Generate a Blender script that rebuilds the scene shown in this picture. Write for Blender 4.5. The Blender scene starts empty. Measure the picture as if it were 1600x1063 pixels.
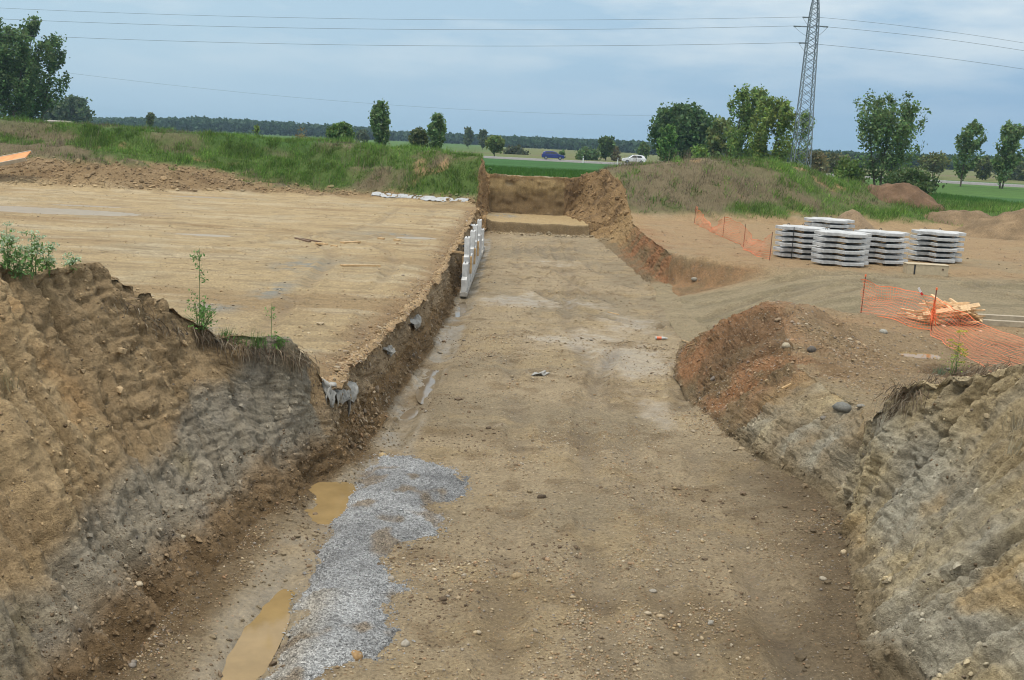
import bpy, bmesh, math, random
import numpy as np
from mathutils import Vector, Matrix
R = math.radians
PI = math.pi
random.seed(7)
rng = np.random.default_rng(11)
scene = bpy.context.scene
COL = scene.collection

# ------------------------------------------------------------------ noise
_T = np.random.default_rng(5).random((64, 64, 64)).astype(np.float32)
def vn(x, y, z, seed=0):
    x = np.asarray(x, np.float32) + seed * 7.31; y = np.asarray(y, np.float32) + seed * 3.77; z = np.asarray(z, np.float32) + seed * 11.13
    x, y, z = np.broadcast_arrays(x, y, z)
    xi = np.floor(x); yi = np.floor(y); zi = np.floor(z)
    fx = x - xi; fy = y - yi; fz = z - zi
    fx = fx * fx * (3 - 2 * fx); fy = fy * fy * (3 - 2 * fy); fz = fz * fz * (3 - 2 * fz)
    a = xi.astype(np.int32) & 63; b = yi.astype(np.int32) & 63; c = zi.astype(np.int32) & 63
    a1 = (a + 1) & 63; b1 = (b + 1) & 63; c1 = (c + 1) & 63
    g = lambda i, j, k: _T[i, j, k]
    l0 = (g(a, b, c) * (1 - fx) + g(a1, b, c) * fx) * (1 - fy) + (g(a, b1, c) * (1 - fx) + g(a1, b1, c) * fx) * fy
    l1 = (g(a, b, c1) * (1 - fx) + g(a1, b, c1) * fx) * (1 - fy) + (g(a, b1, c1) * (1 - fx) + g(a1, b1, c1) * fx) * fy
    return (l0 * (1 - fz) + l1 * fz) * 2 - 1          # -1..1
def fbm(x, y, z, scale, octv=4, seed=0, gain=.5):
    s = 0; a = 1.0; t = 0
    for o in range(octv):
        s = s + a * vn(x * scale, y * scale, z * scale, seed + o * 2.7); t += a; a *= gain; scale *= 2.03
    return s / t
def ss(a, b, x):
    t = np.clip((np.asarray(x, dtype=np.float64) - a) / (b - a), 0, 1)
    return t * t * (3 - 2 * t)
def mix(a, b, t): return a * (1 - t) + b * t

# ------------------------------------------------------------------ camera (photo is 1600 x 1063)
EYE = Vector((0, 0, 5.3)); FPX = 1700.0
PITCH, YAW, ROLL = R(10.305), R(-.16), R(2.8)
fwd = Vector((math.sin(YAW) * math.cos(PITCH), math.cos(YAW) * math.cos(PITCH), -math.sin(PITCH)))
r0 = Vector((math.cos(YAW), -math.sin(YAW), 0)); u0 = r0.cross(fwd)
RIGHT = r0 * math.cos(ROLL) + u0 * math.sin(ROLL); UP = u0 * math.cos(ROLL) - r0 * math.sin(ROLL)
def P(px, py, y=None, z=None):
    """the world point that a pixel of the photograph shows, at a given distance y or height z"""
    d = RIGHT * (px - 800) + UP * (531.5 - py) + fwd * FPX
    t = (y - EYE.y) / d.y if y is not None else (z - EYE.z) / d.z
    return EYE + d * t
cam = bpy.data.cameras.new('camera'); cam.lens = 36 * FPX / 1600; cam.sensor_width = 36
cam.clip_end = 12000; cam.clip_start = .1
co = bpy.data.objects.new('camera', cam); COL.objects.link(co)
co.matrix_world = Matrix(((RIGHT.x, UP.x, -fwd.x, EYE.x), (RIGHT.y, UP.y, -fwd.y, EYE.y), (RIGHT.z, UP.z, -fwd.z, EYE.z), (0, 0, 0, 1)))
scene.camera = co

# ------------------------------------------------------------------ object helpers
def tag(o, label=None, cat=None, group=None, kind=None):
    if label: o['label'] = label
    if cat: o['category'] = cat
    if group: o['group'] = group
    if kind: o['kind'] = kind
    return o
def link(name, me, mat=None, parent=None, loc=None, rot=None):
    if mat is not None:
        for m in (mat if isinstance(mat, (list, tuple)) else [mat]): me.materials.append(m)
    o = bpy.data.objects.new(name, me); COL.objects.link(o)
    if parent: o.parent = parent
    if loc is not None: o.location = loc
    if rot is not None: o.rotation_euler = rot
    return o
def empty(name, loc=(0, 0, 0), rot=(0, 0, 0)):
    o = bpy.data.objects.new(name, None); COL.objects.link(o); o.location = loc; o.rotation_euler = rot
    o.empty_display_size = .2
    return o
def np_mesh(name, V, F, attrs=None, smooth=True):
    """mesh from a vertex array and an array of quads or triangles"""
    V = np.asarray(V, np.float32); F = np.asarray(F, np.int32); k = F.shape[1]
    me = bpy.data.meshes.new(name)
    me.vertices.add(len(V)); me.vertices.foreach_set('co', V.ravel())
    me.loops.add(F.size); me.loops.foreach_set('vertex_index', F.ravel())
    me.polygons.add(len(F)); me.polygons.foreach_set('loop_start', np.arange(len(F), dtype=np.int32) * k)
    me.polygons.foreach_set('loop_total', np.full(len(F), k, np.int32))
    me.polygons.foreach_set('use_smooth', np.full(len(F), smooth, bool))
    me.update(calc_edges=True)
    for n, a in (attrs or {}).items():
        a = np.asarray(a, np.float32)
        if a.ndim == 2:
            at = me.attributes.new(n, 'FLOAT_COLOR', 'POINT')
            c = np.ones((len(V), 4), np.float32); c[:, :3] = a[:, :3]; at.data.foreach_set('color', c.ravel())
        else:
            at = me.attributes.new(n, 'FLOAT', 'POINT'); at.data.foreach_set('value', a)
    return me
class MB:
    """collects boxes, bars and tubes into one mesh"""
    def __init__(s): s.v = []; s.f = []
    def raw(s, vs, fs):
        b = len(s.v); s.v += [tuple(v) for v in vs]; s.f += [tuple(i + b for i in f) for f in fs]; return s
    def box(s, c, d, M=None, bev=0):
        x, y, z = d[0] / 2, d[1] / 2, d[2] / 2
        if bev:
            b = min(bev, x * .9, y * .9, z * .9); bm = bmesh.new(); bmesh.ops.create_cube(bm, size=1)
            for v in bm.verts: v.co = Vector((v.co.x * 2 * x, v.co.y * 2 * y, v.co.z * 2 * z))
            bmesh.ops.bevel(bm, geom=bm.edges[:], offset=b, segments=1, affect='EDGES')
            bm.verts.index_update(); vs = [v.co.copy() for v in bm.verts]; fs = [[v.index for v in f.verts] for f in bm.faces]; bm.free()
        else:
            vs = [Vector((i * x, j * y, k * z)) for i in (-1, 1) for j in (-1, 1) for k in (-1, 1)]
            fs = [(0, 1, 3, 2), (4, 6, 7, 5), (0, 4, 5, 1), (2, 3, 7, 6), (0, 2, 6, 4), (1, 5, 7, 3)]
        c = Vector(c)
        vs = [((M @ v) if M else v) + c for v in vs]
        return s.raw(vs, fs)
    def bar(s, a, b, w, h=None, up=(0, 0, 1)):
        a, b = Vector(a), Vector(b); h = h or w; d = (b - a); L = d.length
        if L < 1e-6: return s
        d /= L; up = Vector(up)
        if abs(d.dot(up)) > .98: up = Vector((1, 0, 0))
        sx = d.cross(up).normalized(); sz = sx.cross(d)
        vs = [p + sx * i * w / 2 + sz * j * h / 2 for p in (a, b) for i, j in ((-1, -1), (1, -1), (1, 1), (-1, 1))]
        return s.raw(vs, [(3, 2, 1, 0), (4, 5, 6, 7), (0, 1, 5, 4), (1, 2, 6, 5), (2, 3, 7, 6), (3, 0, 4, 7)])
    def tube(s, pts, rad, n=6, cap=True):
        pts = [Vector(p) for p in pts]; m = len(pts)
        rad = rad if isinstance(rad, (list, tuple)) else [rad] * m
        vs = []; ref = None
        for i, p in enumerate(pts):
            d = (pts[min(i + 1, m - 1)] - pts[max(i - 1, 0)])
            d = d.normalized() if d.length > 1e-9 else Vector((0, 0, 1))
            if ref is None or abs(ref.dot(d)) > .95: ref = Vector((1, 0, 0)) if abs(d.x) < .8 else Vector((0, 1, 0))
            u = d.cross(ref).normalized(); w = d.cross(u)
            vs += [p + (u * math.cos(2 * PI * k / n) + w * math.sin(2 * PI * k / n)) * rad[i] for k in range(n)]
        fs = [(i * n + k, i * n + (k + 1) % n, (i + 1) * n + (k + 1) % n, (i + 1) * n + k) for i in range(m - 1) for k in range(n)]
        if cap: fs += [tuple(range(n))[::-1], tuple((m - 1) * n + k for k in range(n))]
        return s.raw(vs, fs)
    def prism(s, outline, z0, z1, ch=0):
        n = len(outline); c = Vector((sum(p[0] for p in outline) / n, sum(p[1] for p in outline) / n))
        rings = [(z0, 1), (z1 - ch, 1), (z1, 1 - ch)] if ch else [(z0, 1), (z1, 1)]
        vs = []
        for z, k in rings:
            for p in outline:
                d = Vector(p[:2]) - c; vs.append((c.x + d.x * k, c.y + d.y * k, z))
        fs = [(r * n + i, r * n + (i + 1) % n, (r + 1) * n + (i + 1) % n, (r + 1) * n + i) for r in range(len(rings) - 1) for i in range(n)]
        fs += [tuple(range(n))[::-1], tuple((len(rings) - 1) * n + i for i in range(n))]
        return s.raw(vs, fs)
    def build(s, name, mat, parent=None, smooth=False, loc=None, rot=None):
        me = bpy.data.meshes.new(name); me.from_pydata(s.v, [], s.f)
        bm = bmesh.new(); bm.from_mesh(me); bmesh.ops.recalc_face_normals(bm, faces=bm.faces); bm.to_mesh(me); bm.free()
        if smooth: me.polygons.foreach_set('use_smooth', [True] * len(me.polygons))
        return link(name, me, mat, parent, loc, rot)

# ------------------------------------------------------------------ materials
class NT:
    def __init__(s, name):
        s.m = bpy.data.materials.new(name); s.m.use_nodes = True; s.t = s.m.node_tree; s.n = s.t.nodes; s.l = s.t.links
        s.b = s.n['Principled BSDF']; s.out = s.n['Material Output']
    def new(s, t, **kw):
        n = s.n.new(t)
        for k, v in kw.items(): setattr(n, k, v)
        return n
    def ln(s, a, b): s.l.new(a, b)
    def noise(s, scale, detail=4, rough=.6, vec=None):
        n = s.new('ShaderNodeTexNoise'); n.inputs['Scale'].default_value = scale; n.inputs['Detail'].default_value = detail
        n.inputs['Roughness'].default_value = rough
        if vec: s.ln(vec, n.inputs['Vector'])
        return n
    def obj(s): return s.new('ShaderNodeTexCoord').outputs['Object']
    def attr(s, name): return s.new('ShaderNodeAttribute', attribute_name=name)
    def math(s, op, a, b=None, clamp=False):
        n = s.new('ShaderNodeMath', operation=op, use_clamp=clamp)
        for i, x in enumerate((a, b)):
            if x is None: continue
            if isinstance(x, (int, float)): n.inputs[i].default_value = x
            else: s.ln(x, n.inputs[i])
        return n.outputs[0]
    def maprange(s, v, a, b, c, d):
        n = s.new('ShaderNodeMapRange'); n.inputs[1].default_value = a; n.inputs[2].default_value = b; n.inputs[3].default_value = c; n.inputs[4].default_value = d
        s.ln(v, n.inputs[0]); return n.outputs[0]
    def mixc(s, f, a, b, blend='MIX'):
        n = s.new('ShaderNodeMix', data_type='RGBA', blend_type=blend)
        for i, x in ((0, f), (6, a), (7, b)):
            if isinstance(x, (int, float)): n.inputs[i].default_value = x
            elif isinstance(x, (tuple, list)): n.inputs[i].default_value = tuple(x) + (1,) if len(x) == 3 else x
            else: s.ln(x, n.inputs[i])
        return n.outputs[2]
    def bump(s, h, strength, dist, normal=None):
        n = s.new('ShaderNodeBump'); n.inputs['Strength'].default_value = strength; n.inputs['Distance'].default_value = dist
        s.ln(h, n.inputs['Height'])
        if normal: s.ln(normal, n.inputs['Normal'])
        return n.outputs[0]
def mat_simple(name, col, rough=.7, var=.25, scale=8, metal=0, bump=0, spec=None):
    t = NT(name); n = t.noise(scale, 5, .65, t.obj())
    f = t.maprange(n.outputs['Fac'], .3, .7, 1 - var, 1 + var)
    c = t.mixc(1.0, col, (1, 1, 1), 'MULTIPLY')
    vm = t.new('ShaderNodeVectorMath', operation='SCALE'); t.ln(c, vm.inputs[0]); t.ln(f, vm.inputs['Scale'])
    t.ln(vm.outputs[0], t.b.inputs['Base Color']); t.b.inputs['Roughness'].default_value = rough; t.b.inputs['Metallic'].default_value = metal
    if spec is not None: t.b.inputs['Specular IOR Level'].default_value = spec
    if bump: t.ln(t.bump(n.outputs['Fac'], bump, .02), t.b.inputs['Normal'])
    return t.m
def mat_attr(name, rough=.75, var=.2, scale=20, spec=.3, transl=0):
    """colour from the mesh's own Col attribute (the thing's own colour), broken up by noise"""
    t = NT(name); a = t.attr('Col'); n = t.noise(scale, 3, .6, t.obj())
    f = t.maprange(n.outputs['Fac'], .3, .7, 1 - var, 1 + var)
    vm = t.new('ShaderNodeVectorMath', operation='SCALE'); t.ln(a.outputs['Color'], vm.inputs[0]); t.ln(f, vm.inputs['Scale'])
    t.ln(vm.outputs[0], t.b.inputs['Base Color']); t.b.inputs['Roughness'].default_value = rough
    t.b.inputs['Specular IOR Level'].default_value = spec
    if transl:
        tr = t.new('ShaderNodeBsdfTranslucent'); t.ln(vm.outputs[0], tr.inputs['Color'])
        ms = t.new('ShaderNodeMixShader'); ms.inputs[0].default_value = transl
        t.ln(t.b.outputs[0], ms.inputs[1]); t.ln(tr.outputs[0], ms.inputs[2]); t.ln(ms.outputs[0], t.out.inputs['Surface'])
    return t.m
def mat_ground():
    t = NT('earth'); ob = t.obj(); col = t.attr('Col').outputs['Color']; wet = t.attr('wet').outputs['Fac']; peb = t.attr('peb').outputs['Fac']
    n1 = t.noise(3.1, 6, .65, ob); n2 = t.noise(19, 6, .7, ob); n3 = t.noise(75, 3, .7, ob)
    f = t.math('MULTIPLY', t.maprange(n1.outputs['Fac'], .3, .7, .84, 1.16), t.maprange(n2.outputs['Fac'], .28, .72, .6, 1.4))
    f = t.math('MULTIPLY', f, t.maprange(n3.outputs['Fac'], .3, .7, .8, 1.2))
    vm = t.new('ShaderNodeVectorMath', operation='SCALE'); t.ln(col, vm.inputs[0]); t.ln(f, vm.inputs['Scale'])
    c = vm.outputs[0]
    hs = []
    for sc, dens, seed in ((17, .5, 0), (38, .75, 5)):
        mp = t.new('ShaderNodeMapping'); t.ln(ob, mp.inputs['Vector']); mp.inputs['Location'].default_value = (seed, seed * 2, seed)
        wn = t.new('ShaderNodeTexVoronoi'); wn.inputs['Scale'].default_value = sc; t.ln(mp.outputs[0], wn.inputs['Vector'])
        sep = t.new('ShaderNodeSeparateColor'); t.ln(wn.outputs['Color'], sep.inputs[0])
        on = t.math('LESS_THAN', sep.outputs[0], t.math('MULTIPLY', peb, dens))
        rad = t.maprange(sep.outputs[1], 0, 1, .2, .46)
        inn = t.math('SUBTRACT', rad, wn.outputs['Distance']); k = t.math('MULTIPLY', t.maprange(inn, 0, .08, 0, 1), on, True)
        ramp = t.new('ShaderNodeValToRGB'); t.ln(sep.outputs[2], ramp.inputs[0]); el = ramp.color_ramp.elements
        el[0].color = (.11, .075, .045, 1); el[1].color = (.46, .37, .25, 1)
        for ps, cc in ((.25, (.3, .19, .1, 1)), (.5, (.33, .25, .16, 1)), (.7, (.24, .22, .2, 1)), (.85, (.38, .26, .15, 1))):
            e = el.new(ps); e.color = cc
        c = t.mixc(t.math('MULTIPLY', k, .75), c, ramp.outputs[0]); hs.append(t.math('MULTIPLY', k, t.math('MULTIPLY', inn, 3.0 * 17 / sc)))
    t.ln(c, t.b.inputs['Base Color'])
    t.ln(t.maprange(wet, 0, 1, .95, .26), t.b.inputs['Roughness']); t.ln(t.maprange(wet, 0, 1, .2, .5), t.b.inputs['Specular IOR Level'])
    h = t.math('ADD', t.math('MULTIPLY', n2.outputs['Fac'], 1.0), t.math('MULTIPLY', n3.outputs['Fac'], .35))
    for x in hs: h = t.math('ADD', h, x)
    bn = t.new('ShaderNodeBump'); bn.inputs['Distance'].default_value = .06; t.ln(h, bn.inputs['Height']); t.ln(t.maprange(wet, 0, 1, 1.0, .15), bn.inputs['Strength'])
    t.ln(bn.outputs[0], t.b.inputs['Normal'])
    return t.m
EARTH = mat_ground()
STONE = mat_attr('stone', .8, .25, 30, .3)
LEAF = mat_attr('foliage', .6, .25, 3, .25, .42)
BARK = mat_simple('bark', (.09, .075, .055), .9, .4, 6)
CONC = mat_simple('concrete', (.6, .6, .58), .8, .12, 6, bump=.1)
TIMBER = mat_simple('timber', (.5, .33, .16), .7, .3, 9)
PALEWOOD = mat_simple('fresh_timber', (.68, .46, .25), .7, .25, 14)
DARKWOOD = mat_simple('weathered_timber', (.16, .1, .06), .85, .35, 12)
ORANGE = mat_simple('orange_netting', (.85, .17, .05), .55, .15, 3)
STEEL = mat_simple('galvanised_steel', (.22, .25, .28), .5, .2, 4, metal=.4)
RUST = mat_simple('rusty_steel', (.16, .06, .035), .75, .3, 20)
DARK = mat_simple('dark_rubber', (.02, .02, .022), .6, .2, 10)
FABRIC = mat_simple('geotextile', (.32, .31, .28), .8, .3, 9, bump=.3)
# ------------------------------------------------------------------ terrain
def zfield(x, y):
    z = np.interp(y, [-30, 60, 75, 206, 600, 5000], [3.07, 3.07, 3.0, 2.15, 2.0, 2.0])
    return z - .55 * ss(14, 30, x) * (1 - ss(90, 200, y)) * ss(40, 60, y)
ip = np.interp
xLt_ = lambda y: ip(y, [-20, 8, 10.8, 12.2, 14.2, 15.6, 17.2, 18.7, 22.4, 26, 36, 66, 74, 110], [-4, -3.8, -3.65, -3.55, -3.42, -3.03, -2.58, -2.43, -2.4, -2.15, -2.02, -2.15, -2.2, -2.2])
xLe_ = lambda y: ip(y, [-20, 8, 13, 14.5, 15.5, 15.9, 16.5, 17.0, 17.6, 19.8, 25, 33, 48, 60, 66, 70, 110], [-6.5, -6.4, -6.2, -5.46, -4.95, -4.44, -3.5, -3.08, -2.9, -2.84, -2.45, -2.35, -2.4, -2.55, -2.75, -2.8, -2.8])
zLc_ = lambda y: ip(y, [-20, 8, 13, 14.5, 15.5, 15.9, 16.5, 17.0, 17.4], [3.4, 3.4, 3.45, 3.4, 2.85, 2.35, 2.08, 1.65, 1.3])
xRt_ = lambda y: ip(y, [-20, 8, 11.2, 12.2, 14, 15.3, 16, 17.2, 18, 20, 22, 24.4, 27, 30, 38, 41, 43.5, 61.7, 65, 73, 80, 110], [4, 3.7, 3.92, 4.17, 4.6, 4.95, 4.88, 4.7, 4.4, 3.95, 3.8, 3.75, 4.1, 4.6, 4.9, 5.2, 5.1, 4.4, 4.1, 2.85, 2.85, 2.85])
xRe_ = lambda y: ip(y, [-20, 8, 12, 13, 14, 14.7, 15.2, 15.8, 17.4, 19, 20, 22, 24, 26, 28.5, 38, 41, 43.5, 58, 62, 66, 73, 110], [7, 6.8, 6.3, 6.1, 5.6, 5.38, 5.18, 5.35, 5.75, 5.5, 5.4, 5.6, 5.75, 5.85, 5.7, 5.7, 5.9, 5.9, 5.95, 6.3, 6.1, 4.75, 4.6])
zRc_ = lambda y: ip(y, [-20, 8, 12, 13, 14, 14.7, 15.2, 15.8], [3.2, 3.2, 3.1, 3.0, 2.6, 2.3, 1.75, 1.3])
def zfloor(y):
    z = 3.2 * (1 - ss(.5, 6.5, y)) + .6 * ss(64.7, 65.05, y)
    e = ss(73.0, 73.55, y)
    return z * (1 - e) + e * zfield(0, y)
# puddle basins: centre pixel, half widths in metres, depth, water level below the ground
def _b(px, py, z): q = P(px, py, z=z); return q.x, q.y
PUDF = [_b(508, 780, -.05) + (.34, .95, .09), _b(398, 1000, -.05) + (.20, 1.5, .085), _b(672, 592, -.03) + (.2, 1.5, .06), _b(632, 662, -.03) + (.2, 1.5, .06), _b(715, 480, -.02) + (.22, 2.0, .05)]
PUDL = [_b(35, 327, 1.3) + (5.2, 1.5, .09), _b(140, 322, 1.3) + (1.8, .5, .06), _b(310, 366, 1.3) + (1.25, .42, .07), _b(650, 371, 1.3) + (.8, .5, .06), _b(320, 308, 1.3) + (2.0, .6, .06)]
PUDR = [_b(1432, 557, 1.22) + (.5, .3, .10)]
def basins(x, y, z, L):
    for (bx, by, rx, ry, d_) in L: z = z - d_ * np.exp(-(((x - bx) / rx) ** 2 + ((y - by) / ry) ** 2) ** 2) * (1 + .6 * fbm(x, y, 0 * x, 1.1, 3, 44))
    return z
def left_z(x, y):
    x = np.asarray(x, float); y = np.asarray(y, float); x, y = np.broadcast_arrays(x, y)
    t = xLe_(y) - x
    z = 1.3 + .05 * vn(x * .35, y * .2, 0, 3)
    bank = mix(zLc_(y), 1.3, ss(.5, 3.2, t)) - 1.3
    bank = bank * (1 + .16 * fbm(x, y, 0 * x, .7, 3, 21))
    z = z + np.where(y < 17.6, np.maximum(bank, 0), 0)
    # spoil berm across the far end of the platform
    wob = 1.1 * fbm(x, y * .3, 0 * x, .16, 3, 9)
    yb = ip(x, [-80, -32, -15, -4.6, 0], [64, 66.5, 71, 67, 65.5]) + wob
    top = ip(x, [-80, -36, -20, -10, -5, -3], [5.0, 4.75, 4.35, 4.25, 4.25, 4.1])
    zf = zfield(x, y)
    run = ip(x, [-80, -36, -18, -8, -3], [12, 11, 7, 5.5, 5.0])
    rise = ss(0, 1, (y - yb) / run) * .6 + .4 * np.clip((y - yb) / run, 0, 1)
    prof = mix(z, top, rise)
    tier = 1 - .16 * np.sin(np.clip((y - yb) / run, 0, 1) * 2 * PI * 1.6) * ss(-3, -14, x)
    prof = z + (prof - z) * np.clip(tier, 0, 1.1)
    prof = prof + .3 * fbm(x, y, 0 * x, .45, 3, 31) * ss(0, 3, y - yb)
    back = ss(0, 7, y - yb - run - 3)
    prof = mix(prof, zf + .1 * vn(x * .3, y * .3, 0, 8), back)
    z = np.where(y > yb, prof, z)
    # dirt heaps at its foot
    for (cx, cy, rx, ry, h) in ((-27, 67, 2.5, 2.2, 1.0), (-24.5, 67.5, 3.2, 2.2, 1.2), (-30.5, 66, 2.5, 2.0, .9), (-21.5, 68.2, 2.2, 1.4, .6), (-18.8, 69.5, 2.0, 1.3, .75), (-17.9, 72.0, .9, .8, .8), (-15.6, 72.6, 1.1, .8, .75), (-15.8, 69.7, 1.5, 1.0, .5), (-12.8, 69.5, 2.0, 1.0, .4)):
        z = z + h * np.exp(-((x - cx) / rx) ** 2 - ((y - cy) / ry) ** 2) * (1 + .35 * vn(x * 1.2, y * 1.2, 0, 4))
    z = basins(x, y, z, PUDL)
    s = ss(-58, -74, x) + (1 - ss(0, 6, y)); s = np.clip(s, 0, 1)
    return mix(z, zf, s)
def right_z(x, y):
    x = np.asarray(x, float); y = np.asarray(y, float); x, y = np.broadcast_arrays(x, y)
    t = x - xRe_(y)
    z = 1.3 + .06 * vn(x * .4, y * .25, 0, 13)
    bank = (mix(zRc_(y), 1.3, ss(.6, 3.4, t)) - 1.3) * (1 + .16 * fbm(x, y, 0 * x, .7, 3, 22))
    z = z + np.where(y < 16, np.maximum(bank, 0), 0)
    # reddish mound beside the ramp, smaller ridges
    for (cx, cy, rx, ry, h) in ((5.7, 24.0, 1.35, 2.2, .62), (6.7, 25.3, 1.5, 1.6, .25), (7.4, 28.2, 1.3, .9, .38), (8.6, 24.5, 1.2, .7, .12), (7.9, 21.5, 1.3, .8, -.16), (9.4, 21.0, 1.0, .6, -.18), (6.5, 20.2, 1.0, .8, .1)):
        z = z + h * np.exp(-((x - cx) / rx) ** 2 - ((y - cy) / ry) ** 2) * (1 + .3 * vn(x * 1.6, y * 1.6, 0, 4))
    # ramp of the haul track down to the trench
    yf = np.interp(x, [5, 5.9, 7, 9, 10.5, 12], [44.0, 43.3, 41.6, 39.6, 38.6, 38]) + .25 * vn(x * 1.5, 0 * x, 0, 6)
    m = ss(26.3, 30.5, y - .15 * (x - 5)) * (1 - ss(0, 1, (y - yf + 1.3) / 1.3))
    ramp = 1.3 * (1 - ss(4.6, 11.5, x) * .97) * m
    rut = .07 * np.sin((y - .25 * x) * 2.1 + .7 * vn(x * .4, y * .3, 0, 2)) * m
    z = z - ramp + rut
    # grassy hump across the far end
    wob = 1.0 * fbm(x, y * .3, 0 * x, .2, 3, 19)
    yb = ip(x, [2, 6, 11, 20, 27, 40, 80], [66, 61.5, 62.3, 66, 64, 64, 64]) + wob
    top = ip(x, [2, 4.7, 8, 11.5, 15, 17.5, 19.5, 22, 25, 28.5, 33, 80], [3.7, 3.75, 4.35, 4.8, 4.85, 4.65, 4.25, 3.6, 2.9, 2.2, 2.3, 2.4])
    run = ip(x, [2, 6, 12, 24, 30, 80], [7, 8, 7.5, 8, 10, 12])
    u = np.clip((y - yb) / run, 0, 1)
    prof = mix(z, top, u * .55 + .45 * ss(0, 1, u)) + .28 * fbm(x, y, 0 * x, .5, 3, 41) * ss(0, 3, y - yb)
    zf = zfield(x, y)
    prof = mix(prof, zf + .1 * vn(x * .3, y * .3, 0, 18), ss(0, 6, y - yb - run - 2))
    z = np.where(y > yb, prof, z)
    z = basins(x, y, z, PUDR)
    s = np.clip(ss(58, 74, x) + (1 - ss(0, 6, y)), 0, 1)
    return mix(z, zf, s)

# rows
ya = list(np.linspace(-20, 8, 22)[:-1])
yy = 8.0; rows = []
while yy < 106: rows.append(yy); yy *= 1.0028
rows = np.array(sorted(ya + rows + list(np.linspace(64.6, 65.2, 14)) + list(np.linspace(72.9, 73.7, 40))))
NR = len(rows); Yr = rows[:, None]
nP, nW, nF = 400, 220, 290
u = np.linspace(0, 1, nP)[None, :]; k = 4.3; gro = (np.exp(k * u) - 1) / (np.exp(k) - 1)
jig = .10 * fbm(rows, 0 * rows, 0 * rows, .9, 3, 51) + .05 * vn(rows * 3.1, 0 * rows, 0 * rows, 52)
xLt = (xLt_(rows) + jig)[:, None]; xLe = (xLe_(rows) + 1.2 * (.10 * fbm(rows, 0 * rows, 0 * rows, .8, 3, 53) + .05 * vn(rows * 2.7, 0 * rows, 0 * rows, 54)))[:, None]
xRt = (xRt_(rows) + .12 * fbm(rows, 0 * rows, 0 * rows, .8, 3, 55))[:, None]
xRe = (xRe_(rows) + 1.2 * (.10 * fbm(rows, 0 * rows, 0 * rows, .8, 3, 56) + .05 * vn(rows * 2.9, 0 * rows, 0 * rows, 57)))[:, None]
z0 = zfloor(rows)[:, None]
# left platform, outer to edge
XL = (xLe - (80 + xLe) * gro)[:, ::-1]; ZL = left_z(XL, np.broadcast_to(Yr, XL.shape))
XR = xRe + (80 - xRe) * gro; ZR = right_z(XR, np.broadcast_to(Yr, XR.shape))
w = np.linspace(0, 1, nW + 2)[None, 1:-1]
def wall(xt, xe, z0, z1):
    prof = w ** .85
    X = xt + (xe - xt) * (prof * .75 + .25 * ss(0, .35, w))
    # rounded lip and a talus foot
    Z = z0 + (z1 - z0) * (w ** 1.12 * .55 + .45 * ss(0, 1, w) ** .9)
    kb = 1 - ss(16.5, 18.5, Yr); Xb = xt + (xe - xt) * (w ** .92); Zb = z0 + (z1 - z0) * (.8 * w + .2 * ss(0, 1, w)); X = mix(X, Xb, kb); Z = mix(Z, Zb, kb)
    # rounded shoulder where the loose mound lies
    k_ = ss(15.7, 16.9, Yr) * (1 - ss(28, 31, Yr)) * (xt > 0); Xm = xt + (xe - xt) * (w * .6 + .4 * w ** 1.6); Zm = z0 + (z1 - z0) * (.45 * w + .55 * np.sin(w * PI / 2))
    return X * (1 - k_) + Xm * k_, Z * (1 - k_) + Zm * k_
v = np.linspace(0, 1, nF)[None, :]
XF = xLt + (xRt - xLt) * v; ZF = np.broadcast_to(z0, XF.shape).copy()
YF = np.broadcast_to(Yr, XF.shape)
e_end = 1 - ss(72.8, 73.2, YF)
# drainage ditch along the left toe
doff = np.interp(YF, [8, 11.5, 14, 16, 20, 26, 40], [1.15, 1.0, .78, .48, .38, .32, .3]); ditch = np.exp(-((XF - xLt - doff) / np.interp(YF, [8, 12, 17, 30], [.5, .46, .36, .3])) ** 2) * (ss(8, 10, YF)) * (1 - ss(58, 63, YF))
ZF -= .13 * ditch * (1 + .7 * vn(XF * .9, YF * .55, 0, 61)) * np.interp(YF, [8, 19, 30, 60], [1.0, 1.0, .75, .5])
ZF += .10 * np.exp(-(XF - xLt) / .25) * (.6 + .6 * fbm(XF, YF, 0 * XF, 1.4, 3, 62)) * e_end + .16 * np.exp(-(xRt - XF) / .35) * (.6 + .7 * fbm(XF, YF, 0 * XF, 1.1, 3, 63)) * e_end
ZF += (.035 * fbm(XF, YF, 0 * XF, .55, 3, 64) + .02 * fbm(XF * 2, YF * .3, 0 * XF, 1.2, 3, 65) * ss(20, 28, YF)) * e_end
ZF += .05 * fbm(XF, YF, 0 * XF, 1.7, 3, 48) * np.clip(ditch * 1.3, 0, 1)
# basins of the ditch puddles
for (bx, by, rx, ry, d_) in PUDF: ZF -= d_ * np.exp(-(((XF - bx) / rx) ** 2 + ((YF - by) / ry) ** 2) ** 2)
XWR, ZWR = wall(xRt, xRe, ZF[:, -1:], ZR[:, :1])
XWL, ZWL = wall(xLt, xLe, ZF[:, :1], ZL[:, -1:])
XWL, ZWL = XWL[:, ::-1], ZWL[:, ::-1]
X = np.concatenate([XL, XWL, XF, XWR, XR], 1); Z = np.concatenate([ZL, ZWL, ZF, ZWR, ZR], 1)
Y = np.broadcast_to(Yr, X.shape).copy()
NC = X.shape[1]; _d = np.zeros_like(X); _d[:, nP + nW:nP + nW + nF] = ditch; ditch = _d; cL, cWL, cF, cWR = nP, nP + nW, nP + nW + nF, nP + 2 * nW + nF
Xg = np.gradient(X, axis=1); Zg = np.gradient(Z, axis=1); Zr = np.gradient(Z, axis=0); Yg = np.gradient(Y, axis=0); Xr = np.gradient(X, axis=0)
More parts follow.
